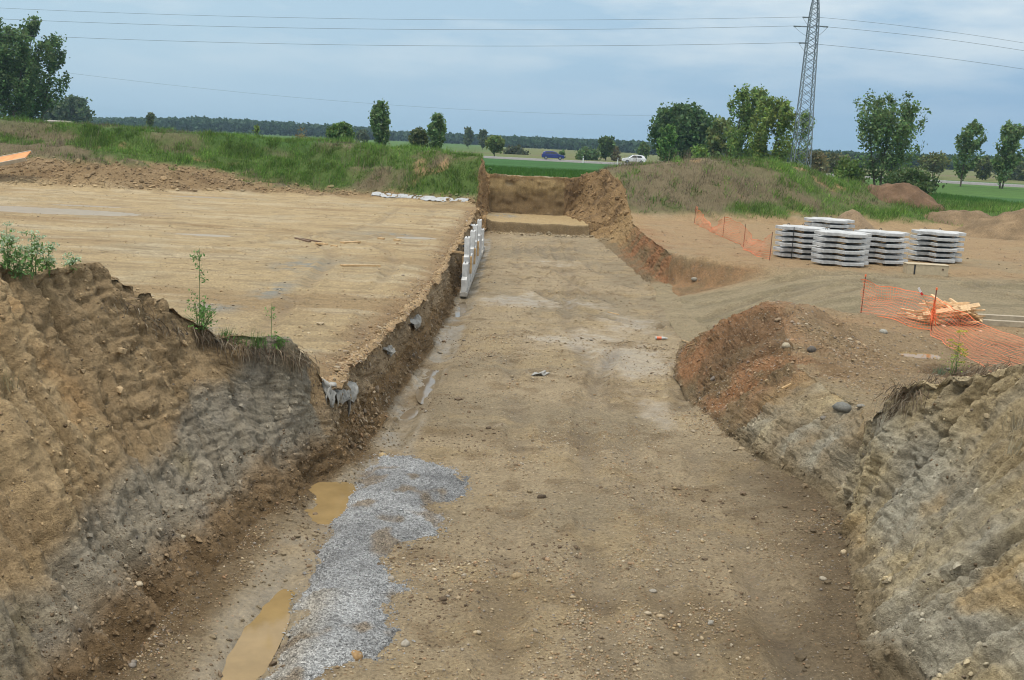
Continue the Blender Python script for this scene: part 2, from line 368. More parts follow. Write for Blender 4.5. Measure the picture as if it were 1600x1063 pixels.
n = np.cross(np.stack([Xg, 0 * Xg, Zg], -1), np.stack([Xr, Yg, Zr], -1)); n /= np.linalg.norm(n, axis=-1, keepdims=True) + 1e-9
cidx = np.arange(NC)[None, :]
slope = 1 - np.abs(n[..., 2])                       # 0 flat .. 1 vertical
wl = ((cidx >= cL) & (cidx < cWL)); wr = ((cidx >= cF) & (cidx < cWR))
def softmask(a, b, f=24): return ss(a - f, a + f * .3, cidx) * (1 - ss(b - f * .3, b + f, cidx)) + 0 * X
mw = np.maximum(softmask(cL, cWL), softmask(cF, cWR)) * ss(.015, .12, slope)
near = 1 - ss(15.5, 18, Y)
hgt = Z - z0
cc = Y + np.where(X < 0, -.25, .32) * Z + .12 * fbm(X, Y, Z, .9, 2, 70)
fl = vn(cc * 1.45, Z * .22, 0 * X, 71); fl2 = vn(cc * 4.3, Z * .5, 0 * X, 72)
flute = -np.clip(.22 - np.abs(fl), 0, 1) / .22 * .27 - np.clip(.3 - np.abs(fl2), 0, 1) / .3 * .11 + .045 * vn(cc * 9, Z * .7, 0 * X, 66) + .02 * vn(cc * 22, Z * 1.5, 0 * X, 67); flute = flute * (1 - .75 * np.exp(-((Y - 17) / .7) ** 2))
lump = .11 * fbm(X, Y, Z, .8, 3, 73) + .075 * fbm(X, Y, Z, 2.6, 3, 74) + .035 * fbm(X, Y, Z, 8.0, 3, 75)
bil = lambda sc, sd: 1 - 2 * np.abs(vn(X * sc, Y * sc, Z * sc * .8, sd))
clod = np.maximum(fbm(X, Y, Z, 4.6, 3, 76), 0) * .07 - .075 * np.clip(bil(1.9, 77) - .55, 0, 1) - .07 * np.clip(bil(4.1, 78) - .5, 0, 1) - .04 * np.clip(bil(9.3, 79) - .4, 0, 1) + .02 * fbm(X, Y, Z, 14, 2, 80)
clod = clod * (1 + .9 * np.clip(fbm(X, Y, Z, .5, 2, 69), -1, 1))
low = 1 - ss(.25, .8, hgt)
D = mw * (lump + clod * (1 - .1 * near) + flute * (.45 + .75 * near) * (1 - .35 * low) * (Y < 60) + .05 * flute * (Y >= 60))
# strong vertical scoops in the far cut
D += mw * ss(60, 64, Y) * (.24 * vn(Y * 1.6, Z * .4, X * 1.6, 78) + .14 * fbm(X, Y, Z, 2, 3, 79))
def worley(px_, py_, pz_, sc, seed):
    x, y, z = px_ * sc, py_ * sc, pz_ * sc; xi, yi, zi = np.floor(x).astype(int), np.floor(y).astype(int), np.floor(z).astype(int)
    f1_ = np.full(x.shape, 9.0); f2_ = np.full(x.shape, 9.0); rid = np.zeros(x.shape)
    for a in (-1, 0, 1):
        for b in (-1, 0, 1):
            for c in (-1, 0, 1):
                i, j, k_ = xi + a, yi + b, zi + c; r1 = _T[(i + seed) & 63, j & 63, k_ & 63]; r2 = _T[(j + 17 + seed) & 63, k_ & 63, i & 63]; r3 = _T[(k_ + 31 + seed) & 63, i & 63, j & 63]
                d = np.sqrt((i + r1 - x) ** 2 + (j + r2 - y) ** 2 + (k_ + r3 - z) ** 2); m = d < f1_
                f2_ = np.where(m, f1_, np.minimum(f2_, d)); rid = np.where(m, _T[(i * 7 + j * 13 + k_ * 29 + seed) & 63, (i * 3 + 5 * j) & 63, (k_ * 11 + i) & 63], rid); f1_ = np.where(m, d, f1_)
    return f1_, f2_ - f1_, rid
mound0 = np.exp(-((X - 5.5) / 2.6) ** 2 - ((Y - 23.5) / 4.2) ** 2)
wsel = (((mw > .05) & (Y < 64)) | ((crest0 := (np.exp(-np.abs(cidx - cL) / 22.0) * (Y < 18) + np.exp(-np.abs(cidx - cWR) / 22.0) * (Y < 21))) > .05) | ((mound0 > .1) & (cidx >= cF))) & (Y > 8)
ix = np.where(wsel); nb_ = (Y[ix] < 19); wq = (X[ix] * np.where(nb_, .7, 1) + .1 * fbm(X[ix], Y[ix], Z[ix], 2.2, 2, 95), np.where(nb_, cc[ix], Y[ix]) + .1 * fbm(X[ix], Y[ix], Z[ix], 2.2, 2, 96), Z[ix] * np.where(nb_, .5, .85))
chunk = np.zeros(len(ix[0]))
for sc_, am in ((2.6, .07), (6.0, .05), (13.0, .028)):
    a_, b_, c_ = worley(*wq, sc_, int(sc_ * 3)); chunk += am * ((c_ - .5) * np.clip(b_ * 5, 0, 1) - .55 * np.clip(1 - b_ * 7, 0, 1) + .35 * (.5 - a_))
zone = np.maximum(np.maximum(np.clip(mw[ix] * 1.2, 0, 1), .8 * np.clip(crest0[ix], 0, 1)), 1.15 * mound0[ix]); patch = .12 + 1.15 * ss(-.12, .38, fbm(X[ix], Y[ix], Z[ix], .9, 2, 97))
D[ix] += chunk * zone * patch * np.where(nb_, np.where(X[ix] < 0, .5, .65), 1.0) * (1 - .6 * np.exp(-((Y[ix] - 16.3) / .8) ** 2))
flat = 1 - np.clip(mw * 1.5, 0, 1)
isF = ((cidx >= cWL) & (cidx < cF)) + 0 * X
D += flat * (.016 * fbm(X, Y, Z, 2.2, 3, 81) + .018 * np.maximum(fbm(X, Y, Z, 5.5, 3, 68), 0) + .010 * fbm(X, Y, Z, 9, 2, 82))
crest = np.exp(-np.abs(cidx - cL) / 18.0) * (Y < 18) + np.exp(-np.abs(cidx - cWR) / 18.0) * (Y < 17)
D += crest * (.10 * fbm(X, Y, Z, 2.4, 3, 83) + .06 * fbm(X, Y, Z, 7, 3, 84))
heapy = np.zeros_like(X)
for cx, cy, rx, ry in ((5.3, 23.5, 2.8, 4.0), (7.4, 28, 2.0, 1.6), (7, 20.5, 3.2, 2.6), (7.2, 41.6, 3.0, 1.7), (10.5, 38.6, 2.5, 1.2)): heapy = np.maximum(heapy, np.exp(-((X - cx) / rx) ** 2 - ((Y - cy) / ry) ** 2))
D += heapy * (.12 * fbm(X, Y, Z, 1.7, 3, 85) + .06 * np.maximum(fbm(X, Y, Z, 6.5, 3, 86), -.1))
shoulderL = np.exp(-((X - xLe) / .55) ** 2) * (Y > 17) * (Y < 64); shoulderR = np.exp(-((X - xRe) / .7) ** 2) * (Y > 41.5) * (Y < 62)
D += (shoulderL + shoulderR) * (.05 * fbm(X, Y, Z, 3, 3, 87) + .05 * np.maximum(fbm(X, Y, Z, 7, 3, 88), 0)) - .20 * shoulderL * (.7 + .5 * vn(Y * 1.4, 0 * X, 0 * X, 89))
# end wall, step
endw = isF * ss(72.95, 73.1, Y) * (1 - ss(73.5, 73.65, Y)); D = D * (1 - .5 * endw)
Y -= endw * (.16 * fbm(X * .8, Z * 2.4, 0 * X, 1.3, 3, 90) + .22 * fbm(X * 1.6, Z * .6, 0 * X, 1.1, 3, 92)); Z += isF * ss(73.3, 73.6, Y) * (1 - ss(74.2, 75.5, Y)) * (.10 + .16 * fbm(X, Y, 0 * X, 1.6, 3, 98))
stp = isF * np.exp(-((Y - 64.87) / .22) ** 2); Y -= stp * (.3 * fbm(X, Z * .4, 0 * X, .9, 4, 91)); Z -= stp * .12 * np.maximum(fbm(X, Y, 0 * X, 1.7, 3, 99), 0); 
def pathdist(pts):
    a = np.array(pts, float); tt = np.linspace(0, len(a) - 1, 36); a = np.stack([np.interp(tt, range(len(a)), a[:, 0]), np.interp(tt, range(len(a)), a[:, 1])], -1)
    for _ in range(3): a[1:-1] = (a[:-2] + a[1:-1] * 2 + a[2:]) / 4
    d = np.full(X.shape, 99.0); sd = np.zeros(X.shape)
    for p_, q_ in zip(a[:-1], a[1:]):
        e = q_ - p_; L2 = e @ e; t = np.clip(((X - p_[0]) * e[0] + (Y - p_[1]) * e[1]) / L2, 0, 1); dd = np.hypot(X - p_[0] - t * e[0], Y - p_[1] - t * e[1]); d = np.minimum(d, dd)
    return d
ruts = np.zeros_like(X); okr = ((isF > 0) | (cidx < cL) | (cidx >= cWR)) & (Y > 9) & (Y < 66)
for pts, gw, wd_, am in (([(15, 35.8), (10.5, 35.2), (7.5, 34.2), (4.8, 31.5), (3.1, 26), (2.3, 20), (2.1, 8)], .98, .2, 1.0), ([(15, 33.4), (9.5, 33.3), (6.8, 32.4), (4.2, 33.2), (1.9, 38), (.8, 46), (.9, 63)], .95, .19, .9),
        ([(.9, 8), (1.2, 20), (.5, 33), (1.4, 48), (1.6, 63)], .98, .2, .7), ([(15, 37.3), (10, 37), (6.5, 37.6), (3.5, 41), (2.2, 48), (2.0, 60)], .9, .17, .8), ([(-38, 33), (-18, 32), (-9, 37), (-5.5, 48), (-6, 62)], 1.0, .22, .7), ([(-45, 46), (-22, 47.5), (-11, 45), (-5.2, 38), (-4.2, 22)], 1.0, .22, .8), ([(-45, 56), (-20, 57.5), (-8, 55), (-3, 57)], 1.0, .22, .7), ([(30, 46), (18, 39.5), (12, 36), (8, 33.4)], .95, .2, .8)):
    d = pathdist(pts); brk = ss(-.35, .15, vn(X * .6, Y * .45, 0 * X, 93)); r_ = am * brk * np.exp(-((d - gw) / wd_) ** 2); ruts = np.maximum(ruts, r_)
    D += okr * am * brk * (-.08 * np.exp(-((d - gw) / wd_) ** 2) + .045 * np.exp(-((np.abs(d - gw) - .33) / .1) ** 2) * (1 + .8 * vn(X * 4, Y * 4, 0 * X, 94)))
ruts = ruts * okr
X = X + n[..., 0] * D; Y = Y + n[..., 1] * D; Z = Z + n[..., 2] * D

# ---- colours (own colours of the soils), wetness, pebble density
def C3(*c): return np.array(c, float)
def lay(col, c, m): m = np.clip(m, 0, 1)[..., None]; return col * (1 - m) + np.asarray(c) * m
SAND = C3(.41, .31, .185); TAN = C3(.345, .272, .182); BRN = C3(.185, .125, .068); DRK = C3(.085, .058, .034); GRY = C3(.262, .235, .195); GREY = C3(.22, .215, .205); RED = C3(.30, .15, .075); OCH = C3(.34, .215, .095); TOP = C3(.2, .15, .09)
_w = 0
f1 = fbm(X, Y, Z, .35, 4, 101); f2 = fbm(X, Y, Z, 1.3, 4, 102); f3 = fbm(X, Y, Z, 4.5, 3, 103)
streak = fbm(X * .25, Y * 1.6, 0 * X, .8, 4, 104)
col = np.zeros(X.shape + (3,)) + SAND
wet = np.zeros_like(X); peb = np.full_like(X, .35)
iL = (cidx < cL) + 0 * X; iR = (cidx >= cWR) + 0 * X
# left platform
col = lay(col, C3(.37, .28, .17), iL * ss(-.1, .4, streak) * .8); col = lay(col, C3(.36, .30, .21), iL * ss(.05, .45, f1) * .7)
col = lay(col, C3(.29, .20, .11), iL * ss(.05, .4, fbm(X * .3, Y * .9, 0 * X, .5, 4, 105)) * .75); col = lay(col, C3(.47, .385, .27), iL * ss(.1, .4, fbm(X * .4, Y * 1.2, 0 * X, .9, 4, 107)) * .6); col = lay(col, C3(.24, .18, .11), iL * ss(.15, .4, fbm(X * .5, Y * 1.5, 0 * X, 2.2, 3, 108)) * .5)
for (gx, gy, gr, gl) in ((-6.2, 27.5, .42, 1.8), (-6.8, 24.5, .5, .9), (-6.7, 21.5, .8, .9), (-5.4, 19.5, 1.1, .7), (-2.95, 18.9, .35, .5), (-6.6, 33, .8, 1.8), (-5.2, 45, 1.2, .9)):
    col = lay(col, C3(.23, .235, .225), iL * np.exp(-((X - gx) / gr) ** 2 - ((Y - gy) / gl) ** 2) * ss(-.35, .25, f3 + f2) * .9)
# right platform
col = lay(col, C3(.315, .215, .125), iR * .85); col = lay(col, C3(.30, .235, .15), iR * ss(0, .4, f1) * .8); col = lay(col, C3(.25, .15, .085), iR * ss(.1, .5, f2) * .4)
track = iR * ss(26, 30, Y) * (1 - ss(37.5, 40, Y)); col = lay(col, C3(.265, .222, .15), track * .85); col = lay(col, C3(.2, .165, .105), track * ss(0, .3, fbm(X * .2, Y * 2, 0 * X, .9, 3, 106)) * .7)
peb = np.where(track > .5, .12, peb)
moundm = np.clip(np.exp(-((X - 5.2) / 2.3) ** 2 - ((Y - 23.5) / 4.2) ** 2) * 1.5, 0, 1) * (1 - ss(28, 31, Y))
col = lay(col, RED, moundm * (iR + wr) * ss(-.45, .25, f2 + .3 * f1) * .9); peb = np.maximum(peb, moundm * .9)
flatR = iR * ss(15, 17, Y) * (1 - ss(24, 27, Y)) * ss(5, 6.5, X); col = lay(col, C3(.25, .185, .115), flatR * .7); col = lay(col, BRN, flatR * ss(.1, .4, f2) * .6); peb = np.maximum(peb, flatR * .85)
edgeL = iL * (Y > 17) * (Y < 66) * (1 - ss(.25, 1.0, (xLe - X) + .45 * f2 + .25 * f3)); col = lay(col, C3(.29, .195, .11), edgeL * .85); col = lay(col, C3(.2, .13, .07), edgeL * ss(.0, .35, f3) * .6); peb = np.maximum(peb, edgeL * .7)
edgeR = iR * (Y > 16) * (Y < 20.5) * (1 - ss(.1, .9, (X - xRe) + .4 * f2)); col = lay(col, C3(.28, .22, .14), edgeR * .8)
# walls
isW = np.clip(wl + wr + 0.0 * X, 0, 1)
hh = hgt + .22 * f2 + .12 * f1
col = lay(col, BRN, isW)
wallL = wl * (Y > 16.8); col = lay(col, C3(.39, .275, .165), wallL * ss(.95, 1.2, hgt + .1 * f2)); col = lay(col, C3(.27, .20, .13), wallL * ss(.45, .6, hh) * (1 - ss(.95, 1.15, hgt + .1 * f2)))
col = lay(col, C3(.25, .165, .09), wallL * (1 - ss(.25, .5, hh))); col = lay(col, OCH, wallL * ss(.25, .5, f2) * .5); peb = np.where(wallL > 0, .65, peb)
bankL = np.clip(wl * (Y <= 16.8) + iL * (Y < 17.6) * ss(.06, .3, Z - 1.42), 0, 1)
col = lay(col, C3(.285, .205, .122), bankL); col = lay(col, C3(.37, .27, .16), bankL * ss(-.1, .4, f1 + f2 * .5) * .8); col = lay(col, C3(.31, .185, .085), bankL * ss(.3, .6, f2) * .6)
gz = 1.08 + .32 * vn(Y * .8, X * .4, 0 * X, 110) + .07 * (Y - 12) + .9 * ss(15.5, 16.3, Y)
col = lay(col, C3(.20, .14, .08), bankL * ss(.05, .5, vn(cc * 5.5, Z * .35, 0 * X, 140)) * .7)
clay = bankL * ss(-.25, .15, gz - hgt + .35 * f2); col = lay(col, GRY, clay * .85); col = lay(col, C3(.24, .195, .125), clay * ss(.05, .4, fbm(X, Y, Z, .9, 3, 111)) * .8)
col = lay(col, C3(.22, .195, .165), clay * ss(.1, .4, fbm(X, Y, Z, 1.7, 3, 112)) * .6)
col = lay(col, C3(.19, .125, .068), bankL * (1 - ss(.3, .75, hgt + .3 * f2 + .2 * f1)) * .92); peb = np.where(bankL > 0, .10 + .45 * (hgt < .8), peb)
bankR = np.clip(wr * (Y <= 19.5) + iR * (Y < 16.5) * ss(.06, .3, Z - 1.42), 0, 1)
col = lay(col, C3(.43, .35, .225), bankR); col = lay(col, C3(.345, .32, .268), bankR * ss(-.15, .3, fbm(X, Y, Z, .75, 4, 113)) * (1 - ss(1.5, 2.4, hgt + .3 * f2)) * .9)
col = lay(col, C3(.26, .24, .205), bankR * ss(.1, .45, fbm(X, Y, Z, 1.6, 3, 114)) * .5); col = lay(col, C3(.37, .255, .125), bankR * ss(.22, .5, fbm(X, Y, Z, .9, 3, 115)) * .7)
col = lay(col, C3(.35, .275, .17), bankR * ss(1.6, 2.3, hgt + .4 * f2)); peb = np.where(bankR > 0, .10, peb)
col = lay(col, C3(.27, .235, .18), bankR * ss(.05, .5, vn(cc * 5.5, Z * .35, 0 * X, 141)) * .6)
midR = wr * ss(15.9, 16.6, Y) * (1 - ss(20, 22, Y)); col = lay(col, C3(.25, .19, .12), midR * ss(-.5, .1, f2) * .8); col = lay(col, C3(.34, .24, .13), midR * ss(.15, .4, f2) * .6)
moundw = wr * ss(19.0, 21, Y) * (1 - ss(28, 31, Y)); col = lay(col, RED, moundw * ss(-.3, .2, f2) * .85); col = lay(col, C3(.15, .10, .06), moundw * ss(.05, .4, f1) * .7); peb = np.where(moundw > .5, .7, peb)
farR = np.clip(wr * ss(40, 42, Y) + shoulderR * iR * .5, 0, 1) * (1 - ss(63, 70, Y)); col = lay(col, C3(.29, .14, .07), farR * ss(-.3, .2, f2) * (1 - ss(54, 61, Y)) * .9); col = lay(col, C3(.34, .225, .11), farR * ss(52, 60, Y) * .8); peb = np.where(farR > .5, .55, peb)
facem = iR * ss(38.6, 40, Y) * (1 - ss(43.3, 44.4, Y)) * (1 - ss(1.12, 1.24, Z)) ; col = lay(col, mix(C3(.2, .135, .075), C3(.29, .17, .09), ss(-.2, .3, f2)[..., None]), facem * .9); peb = np.where(facem > .4, .85, peb)
rampw = wr * ss(28, 29.5, Y) * (1 - ss(41.8, 42.6, Y)); col = lay(col, C3(.275, .222, .145), rampw); peb = np.where(rampw > .5, .3, peb)
farcut = isW * ss(61, 66, Y); col = lay(col, C3(.25, .16, .08), farcut * .9); col = lay(col, C3(.15, .095, .05), farcut * ss(-.1, .3, fbm(X, Y * 2, Z * .5, .9, 3, 116)) * .8)
peb = np.where(farcut > .5, .25, peb)
# trench floor
col = lay(col, TAN, isF); col = lay(col, C3(.255, .205, .14), isF * ss(-.15, .35, f1) * .9); col = lay(col, C3(.36, .275, .165), isF * ss(.05, .4, f2) * .65); col = lay(col, C3(.19, .135, .08), isF * ss(.12, .4, fbm(X, Y, Z, 2.6, 3, 119)) * .55)
col = lay(col, C3(.2, .145, .085), isF * ss(.15, .45, fbm(X, Y, Z, .7, 4, 120)) * .6)
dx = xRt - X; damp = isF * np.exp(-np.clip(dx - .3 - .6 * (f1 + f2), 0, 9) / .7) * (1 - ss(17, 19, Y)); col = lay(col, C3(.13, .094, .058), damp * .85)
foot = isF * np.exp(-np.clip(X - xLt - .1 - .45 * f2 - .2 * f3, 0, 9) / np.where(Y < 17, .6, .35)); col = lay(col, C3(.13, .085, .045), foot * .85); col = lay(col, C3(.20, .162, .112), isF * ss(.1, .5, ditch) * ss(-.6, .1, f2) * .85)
wetp = np.zeros_like(X)
for (wx, wy, rx, ry, a) in ((-.2, 36.5, 2.4, 3.0, 1.0), (1.9, 36, 1.6, 2.4, .7), (2.7, 26.5, 1.5, 4.0, 1.0), (3.0, 21.5, .7, 2.5, .8), (1.6, 30, 1.8, 3.0, .9), (3.3, 33, 1.5, 3, .8), (-.4, 20, 1.2, .5, .6), (2.0, 49, 2.0, 3.0, .6), (.6, 24, .8, 1.2, .35)):
    wetp = np.maximum(wetp, a * np.exp(-((X - wx) / rx) ** 2 - ((Y - wy) / ry) ** 2))
wetp = isF * .8 * ss(.35, .95, wetp * .92 + .6 * fbm(X, Y * .6, Z, .8, 5, 121) + .35 * f3 + .3 * streak); wet = np.maximum(wet, wetp); wet = np.maximum(wet, isF * ss(.12, .6, ditch) * ss(-.6, .1, f2) * .9 * (Y < 62))
col = lay(col, C3(.235, .19, .135), wetp * .75); peb = np.where(isF > 0, (1 - .9 * np.clip(ditch * 1.6, 0, 1)) * np.clip(.62 - .35 * ss(0, .3, f1) + .2 * f2, .12, .9) * (1 - .85 * wetp), peb)
col = lay(col, col * C3(.58, .56, .53), np.clip(ruts, 0, 1) * .9); wet = np.maximum(wet, ruts * .35); peb = peb * (1 - .7 * np.clip(ruts, 0, 1))
upf = isF * ss(64.9, 65.2, Y) * (1 - ss(72.8, 73, Y)); col = lay(col, C3(.40, .29, .155), upf * .85); col = lay(col, C3(.25, .25, .24), upf * np.exp(-((X + 1.2) / 1.0) ** 2 - ((Y - 70.5) / 1.6) ** 2) * ss(-.3, .2, f3) * 1.2)
stepf = isF * ss(64.55, 64.72, Y) * (1 - ss(64.98, 65.06, Y)); col = lay(col, C3(.17, .118, .064), stepf * .9)
zz = Z + .08 * f2; strat = vn(X * .15, 0 * X, zz * 5.5, 123) * .6 + vn(X * .3, 0 * X, zz * 13, 124) * .4
endm = isF * ss(72.85, 73.0, Y) * (1 - ss(73.52, 73.62, Y)); ec = mix(C3(.175, .118, .062), C3(.315, .225, .115), ss(1.5, 2.5, zz + .3 * strat)[..., None]); ec = ec * (1 + .22 * strat[..., None]); ec = lay(ec, C3(.2, .13, .065), ss(2.75, 3.0, zz + .2 * f2))
col = col * (1 - endm[..., None]) + ec * endm[..., None]; peb = np.where(endm + upf > .3, .15, peb)
# wet puddle ground on the left platform
for (wx, wy, rx, ry) in [(a[0], a[1], a[2] * 1.5, a[3] * 1.8) for a in PUDL]:
    m = iL * ss(.25, .8, np.exp(-((X - wx) / rx) ** 2 - ((Y - wy) / ry) ** 2) + .35 * fbm(X * .4, Y * 1.5, 0 * X, .9, 3, 125)); col = lay(col, C3(.2, .14, .075), m * .7)
    wet = np.maximum(wet, m * .55)
m = iR * np.exp(-((X - 9.0) / 1.1) ** 2 - ((Y - 21.3) / .9) ** 2); col = lay(col, C3(.13, .085, .05), ss(.3, .7, m + .2 * f3) * .9)
# ground under grass: berms and field
green = np.zeros_like(X)
bl = iL * ss(.25, .7, Z - 1.3 + .3 * f2 - 1.1 * ss(-14, -24, X) * (1 - ss(72, 74.5, Y))) * ss(63, 66, Y); br = iR * ss(.2, .7, Z - 1.3 + .3 * f2) * ss(59, 63, Y) * ss(5.3, 6.4, X + .25 * f2 + .4 * np.clip(Y - 68, 0, 3))
green = np.maximum(bl, br)
dry = np.where(X < 0, ss(-.02, .4, fbm(X * .8, Y * 1.3, 0 * X, .33, 4, 130) + (.2 * ss(-12, -30, X)) + .02 - .3 * ss(-11, -8, X)), ss(-.3, .35, fbm(X * .8, Y * 1.2, 0 * X, .3, 4, 131) + .35 * fbm(X, Y, 0 * X, 1.1, 3, 133) + .5 * ss(30, 10, X) - .2 - .35 * ss(3.0, 1.8, Z)))
dirtL = iL * ss(63, 66, Y) * (1 - bl); col = lay(col, C3(.23, .155, .085), dirtL * ss(.1, .3, Z - 1.3) * .9); col = lay(col, C3(.15, .095, .05), dirtL * ss(.05, .35, f2) * ss(.05, .2, Z - 1.3) * .8)
col = lay(col, C3(.075, .12, .03), green); col = lay(col, C3(.16, .122, .08), green * dry * .9); col = lay(col, C3(.30, .20, .11), green * ss(.42, .6, fbm(X, Y, 0 * X, .55, 3, 132)) * .9)
crop = (ss(75, 80, Y)) * ((iL + iR + isF + isW) > 0); col = lay(col, C3(.045, .115, .03), crop * ss(73.6, 74.5, Y)); peb = np.where(green + crop > .4, 0, peb)
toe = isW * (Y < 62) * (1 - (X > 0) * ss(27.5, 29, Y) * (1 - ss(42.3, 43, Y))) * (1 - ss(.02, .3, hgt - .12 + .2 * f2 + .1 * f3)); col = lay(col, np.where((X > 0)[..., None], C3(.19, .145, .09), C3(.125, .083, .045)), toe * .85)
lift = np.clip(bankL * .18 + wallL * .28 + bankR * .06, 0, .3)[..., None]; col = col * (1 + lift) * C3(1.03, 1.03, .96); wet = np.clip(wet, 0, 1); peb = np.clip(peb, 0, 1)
Vall = np.stack([X, Y, Z], -1)
TER = dict(X=X, Y=Y, Z=Z, green=green, dry=dry)
def piece(name, c0, c1, r0=0, r1=NR):
    sub = Vall[r0:r1, c0:c1]; a, b = sub.shape[:2]
    i = np.arange(a * b).reshape(a, b); F = np.stack([i[:-1, :-1], i[:-1, 1:], i[1:, 1:], i[1:, :-1]], -1).reshape(-1, 4)
    me = np_mesh(name, sub.reshape(-1, 3), F, dict(Col=col[r0:r1, c0:c1].reshape(-1, 3), wet=wet[r0:r1, c0:c1].ravel(), peb=peb[r0:r1, c0:c1].ravel()))
    o = link(name, me, EARTH); tag(o, kind='structure'); return o
rb = int(np.searchsorted(rows, 64.0)); re_ = int(np.searchsorted(rows, 73.0)) ; rs = int(np.searchsorted(rows, 78.0))
piece('site_ground', 0, cL + 1, 0, rb + 1); piece('grassy_berm', 0, cL + 1, rb)
piece('trench_wall', cL, cWL + 1)
piece('trench_floor', cWL, cF, 0, re_ - 3); piece('trench_end_wall', cWL, cF, re_ - 4, rs + 1); piece('field_edge', cWL, cF, rs)
piece('trench_wall', cF - 1, cWR + 1)
rb2 = int(np.searchsorted(rows, 60.5)); piece('site_ground', cWR, NC, 0, rb2 + 1); piece('grassy_berm', cWR, NC, rb2)
from mathutils.bvhtree import BVHTree
_st = 2
def _bvh(c0, c1, st=2):
    sub = Vall[::st, c0:c1:st]; a, b = sub.shape[:2]; i = np.arange(a * b).reshape(a, b)
    F = np.stack([i[:-1, :-1], i[:-1, 1:], i[1:, 1:], i[1:, :-1]], -1).reshape(-1, 4)
    return BVHTree.FromPolygons(sub.reshape(-1, 3).tolist(), F.tolist())
GB = _bvh(0, NC)
def gz_(x, y):
    h = GB.ray_cast(Vector((x, y, 30)), Vector((0, 0, -1)))
    return h[0].z if h[0] is not None else float(zfield(x, y))
def hit(px, py):
    """first terrain point seen through a photo pixel"""
    d = (RIGHT * (px - 800) + UP * (531.5 - py) + fwd * FPX).normalized()
    h = GB.ray_cast(EYE, d); return h[0], h[1]

# far field, one sheet round the site out to the horizon
def axis(lo, hi, n0, edge, k):
    t = np.linspace(0, 1, k)[1:]; g = edge + (hi - edge) * (np.exp(4.5 * t) - 1) / (np.exp(4.5) - 1); return g
fx = np.concatenate([-axis(0, 3200, 0, 80, 70)[::-1], np.linspace(-80, 80, 81), axis(0, 3200, 0, 80, 70)])
fy = np.concatenate([-20 - (axis(0, 300, 0, 0, 8))[::-1], np.linspace(-20, rows[-1], 60), axis(0, 3200, 0, rows[-1], 220)])
FX, FY = np.meshgrid(fx, fy); FZ = zfield(FX, FY) + .5 * fbm(FX, FY, 0 * FX, .004, 2, 201) * ss(220, 500, FY) - .02
i = np.arange(FX.size).reshape(FX.shape); F = np.stack([i[:-1, :-1], i[:-1, 1:], i[1:, 1:], i[1:, :-1]], -1).reshape(-1, 4)
cx = FX.ravel()[F].mean(1); cy = FY.ravel()[F].mean(1); keep = ~((np.abs(cx) < 80) & (cy > -20) & (cy < rows[-1])); F = F[keep]
fc = np.zeros(FX.shape + (3,)) + C3(.05, .125, .035)
farm = ss(206, 216, FY + 0 * FX); fc = lay(fc, C3(.15, .16, .065), farm * ss(-60, 10, FX)); fc = lay(fc, C3(.085, .15, .04), farm * ss(10, -60, FX))
fc = lay(fc, C3(.17, .145, .085), farm * ss(.1, .35, fbm(FX * .15, FY * 1.1, 0 * FX, .02, 3, 202)) * ss(-90, -20, FX) * .8)
fc = lay(fc, C3(.085, .16, .04), ss(22, 30, FX) * (1 - farm) * .9)
me = np_mesh('field', np.stack([FX, FY, FZ], -1).reshape(-1, 3), F, dict(Col=fc.reshape(-1, 3)))
t = NT('field_crop'); a = t.attr('Col'); ob = t.obj(); mp = t.new('ShaderNodeMapping'); mp.inputs['Scale'].default_value = (.25, 1, 1); t.ln(ob, mp.inputs['Vector'])
n1 = t.noise(.12, 6, .7, mp.outputs[0]); n2 = t.noise(2.5, 4, .7, ob)
f = t.math('MULTIPLY', t.maprange(n1.outputs['Fac'], .3, .7, .75, 1.25), t.maprange(n2.outputs['Fac'], .3, .7, .65, 1.35))
vm = t.new('ShaderNodeVectorMath', operation='SCALE'); t.ln(a.outputs['Color'], vm.inputs[0]); t.ln(f, vm.inputs['Scale']); t.ln(vm.outputs[0], t.b.inputs['Base Color'])
t.b.inputs['Roughness'].default_value = .95; t.b.inputs['Specular IOR Level'].default_value = .1; t.ln(t.bump(n2.outputs['Fac'], .7, .4), t.b.inputs['Normal'])
tag(link('field', me, t.m), kind='structure')
# ------------------------------------------------------------------ scattered stones, clods, gravel, puddles, grass
Yp = np.maximum(Y, 1)
AREA = np.linalg.norm(np.cross(np.gradient(Vall, axis=0), np.gradient(Vall, axis=1)), axis=-1)
def sample(weight, N, seed):
    g = np.random.default_rng(seed); w_ = (AREA * weight).ravel(); c = np.cumsum(w_); idx = np.searchsorted(c, g.random(N) * c[-1]); idx = np.clip(idx, 0, w_.size - 1)
    r_, c_ = np.unravel_index(idx, AREA.shape)
    r2 = np.clip(r_ + 1, 0, NR - 1); c2 = np.clip(c_ + 1, 0, NC - 1); a = g.random(N)[:, None]; b = g.random(N)[:, None]
    p = Vall[r_, c_] + a * (Vall[r2, c_] - Vall[r_, c_]) + b * (Vall[r_, c2] - Vall[r_, c_])
    return p, n[r_, c_] * np.sign(n[r_, c_][:, 2:3] + 1e-6), col[r_, c_], g
def _ico(sub):
    bm = bmesh.new(); bmesh.ops.create_icosphere(bm, subdivisions=sub, radius=1); v_ = np.array([v.co[:] for v in bm.verts]); f_ = np.array([[v.index for v in f.verts] for f in bm.faces]); bm.free(); return v_, f_
ICO = _ico(1); ICO2 = _ico(2)
OCT = (np.array([(1, 0, 0), (-1, 0, 0), (0, 1, 0), (0, -1, 0), (0, 0, 1), (0, 0, -.6)], float), np.array([(0, 2, 4), (2, 1, 4), (1, 3, 4), (3, 0, 4), (2, 0, 5), (1, 2, 5), (3, 1, 5), (0, 3, 5)]))
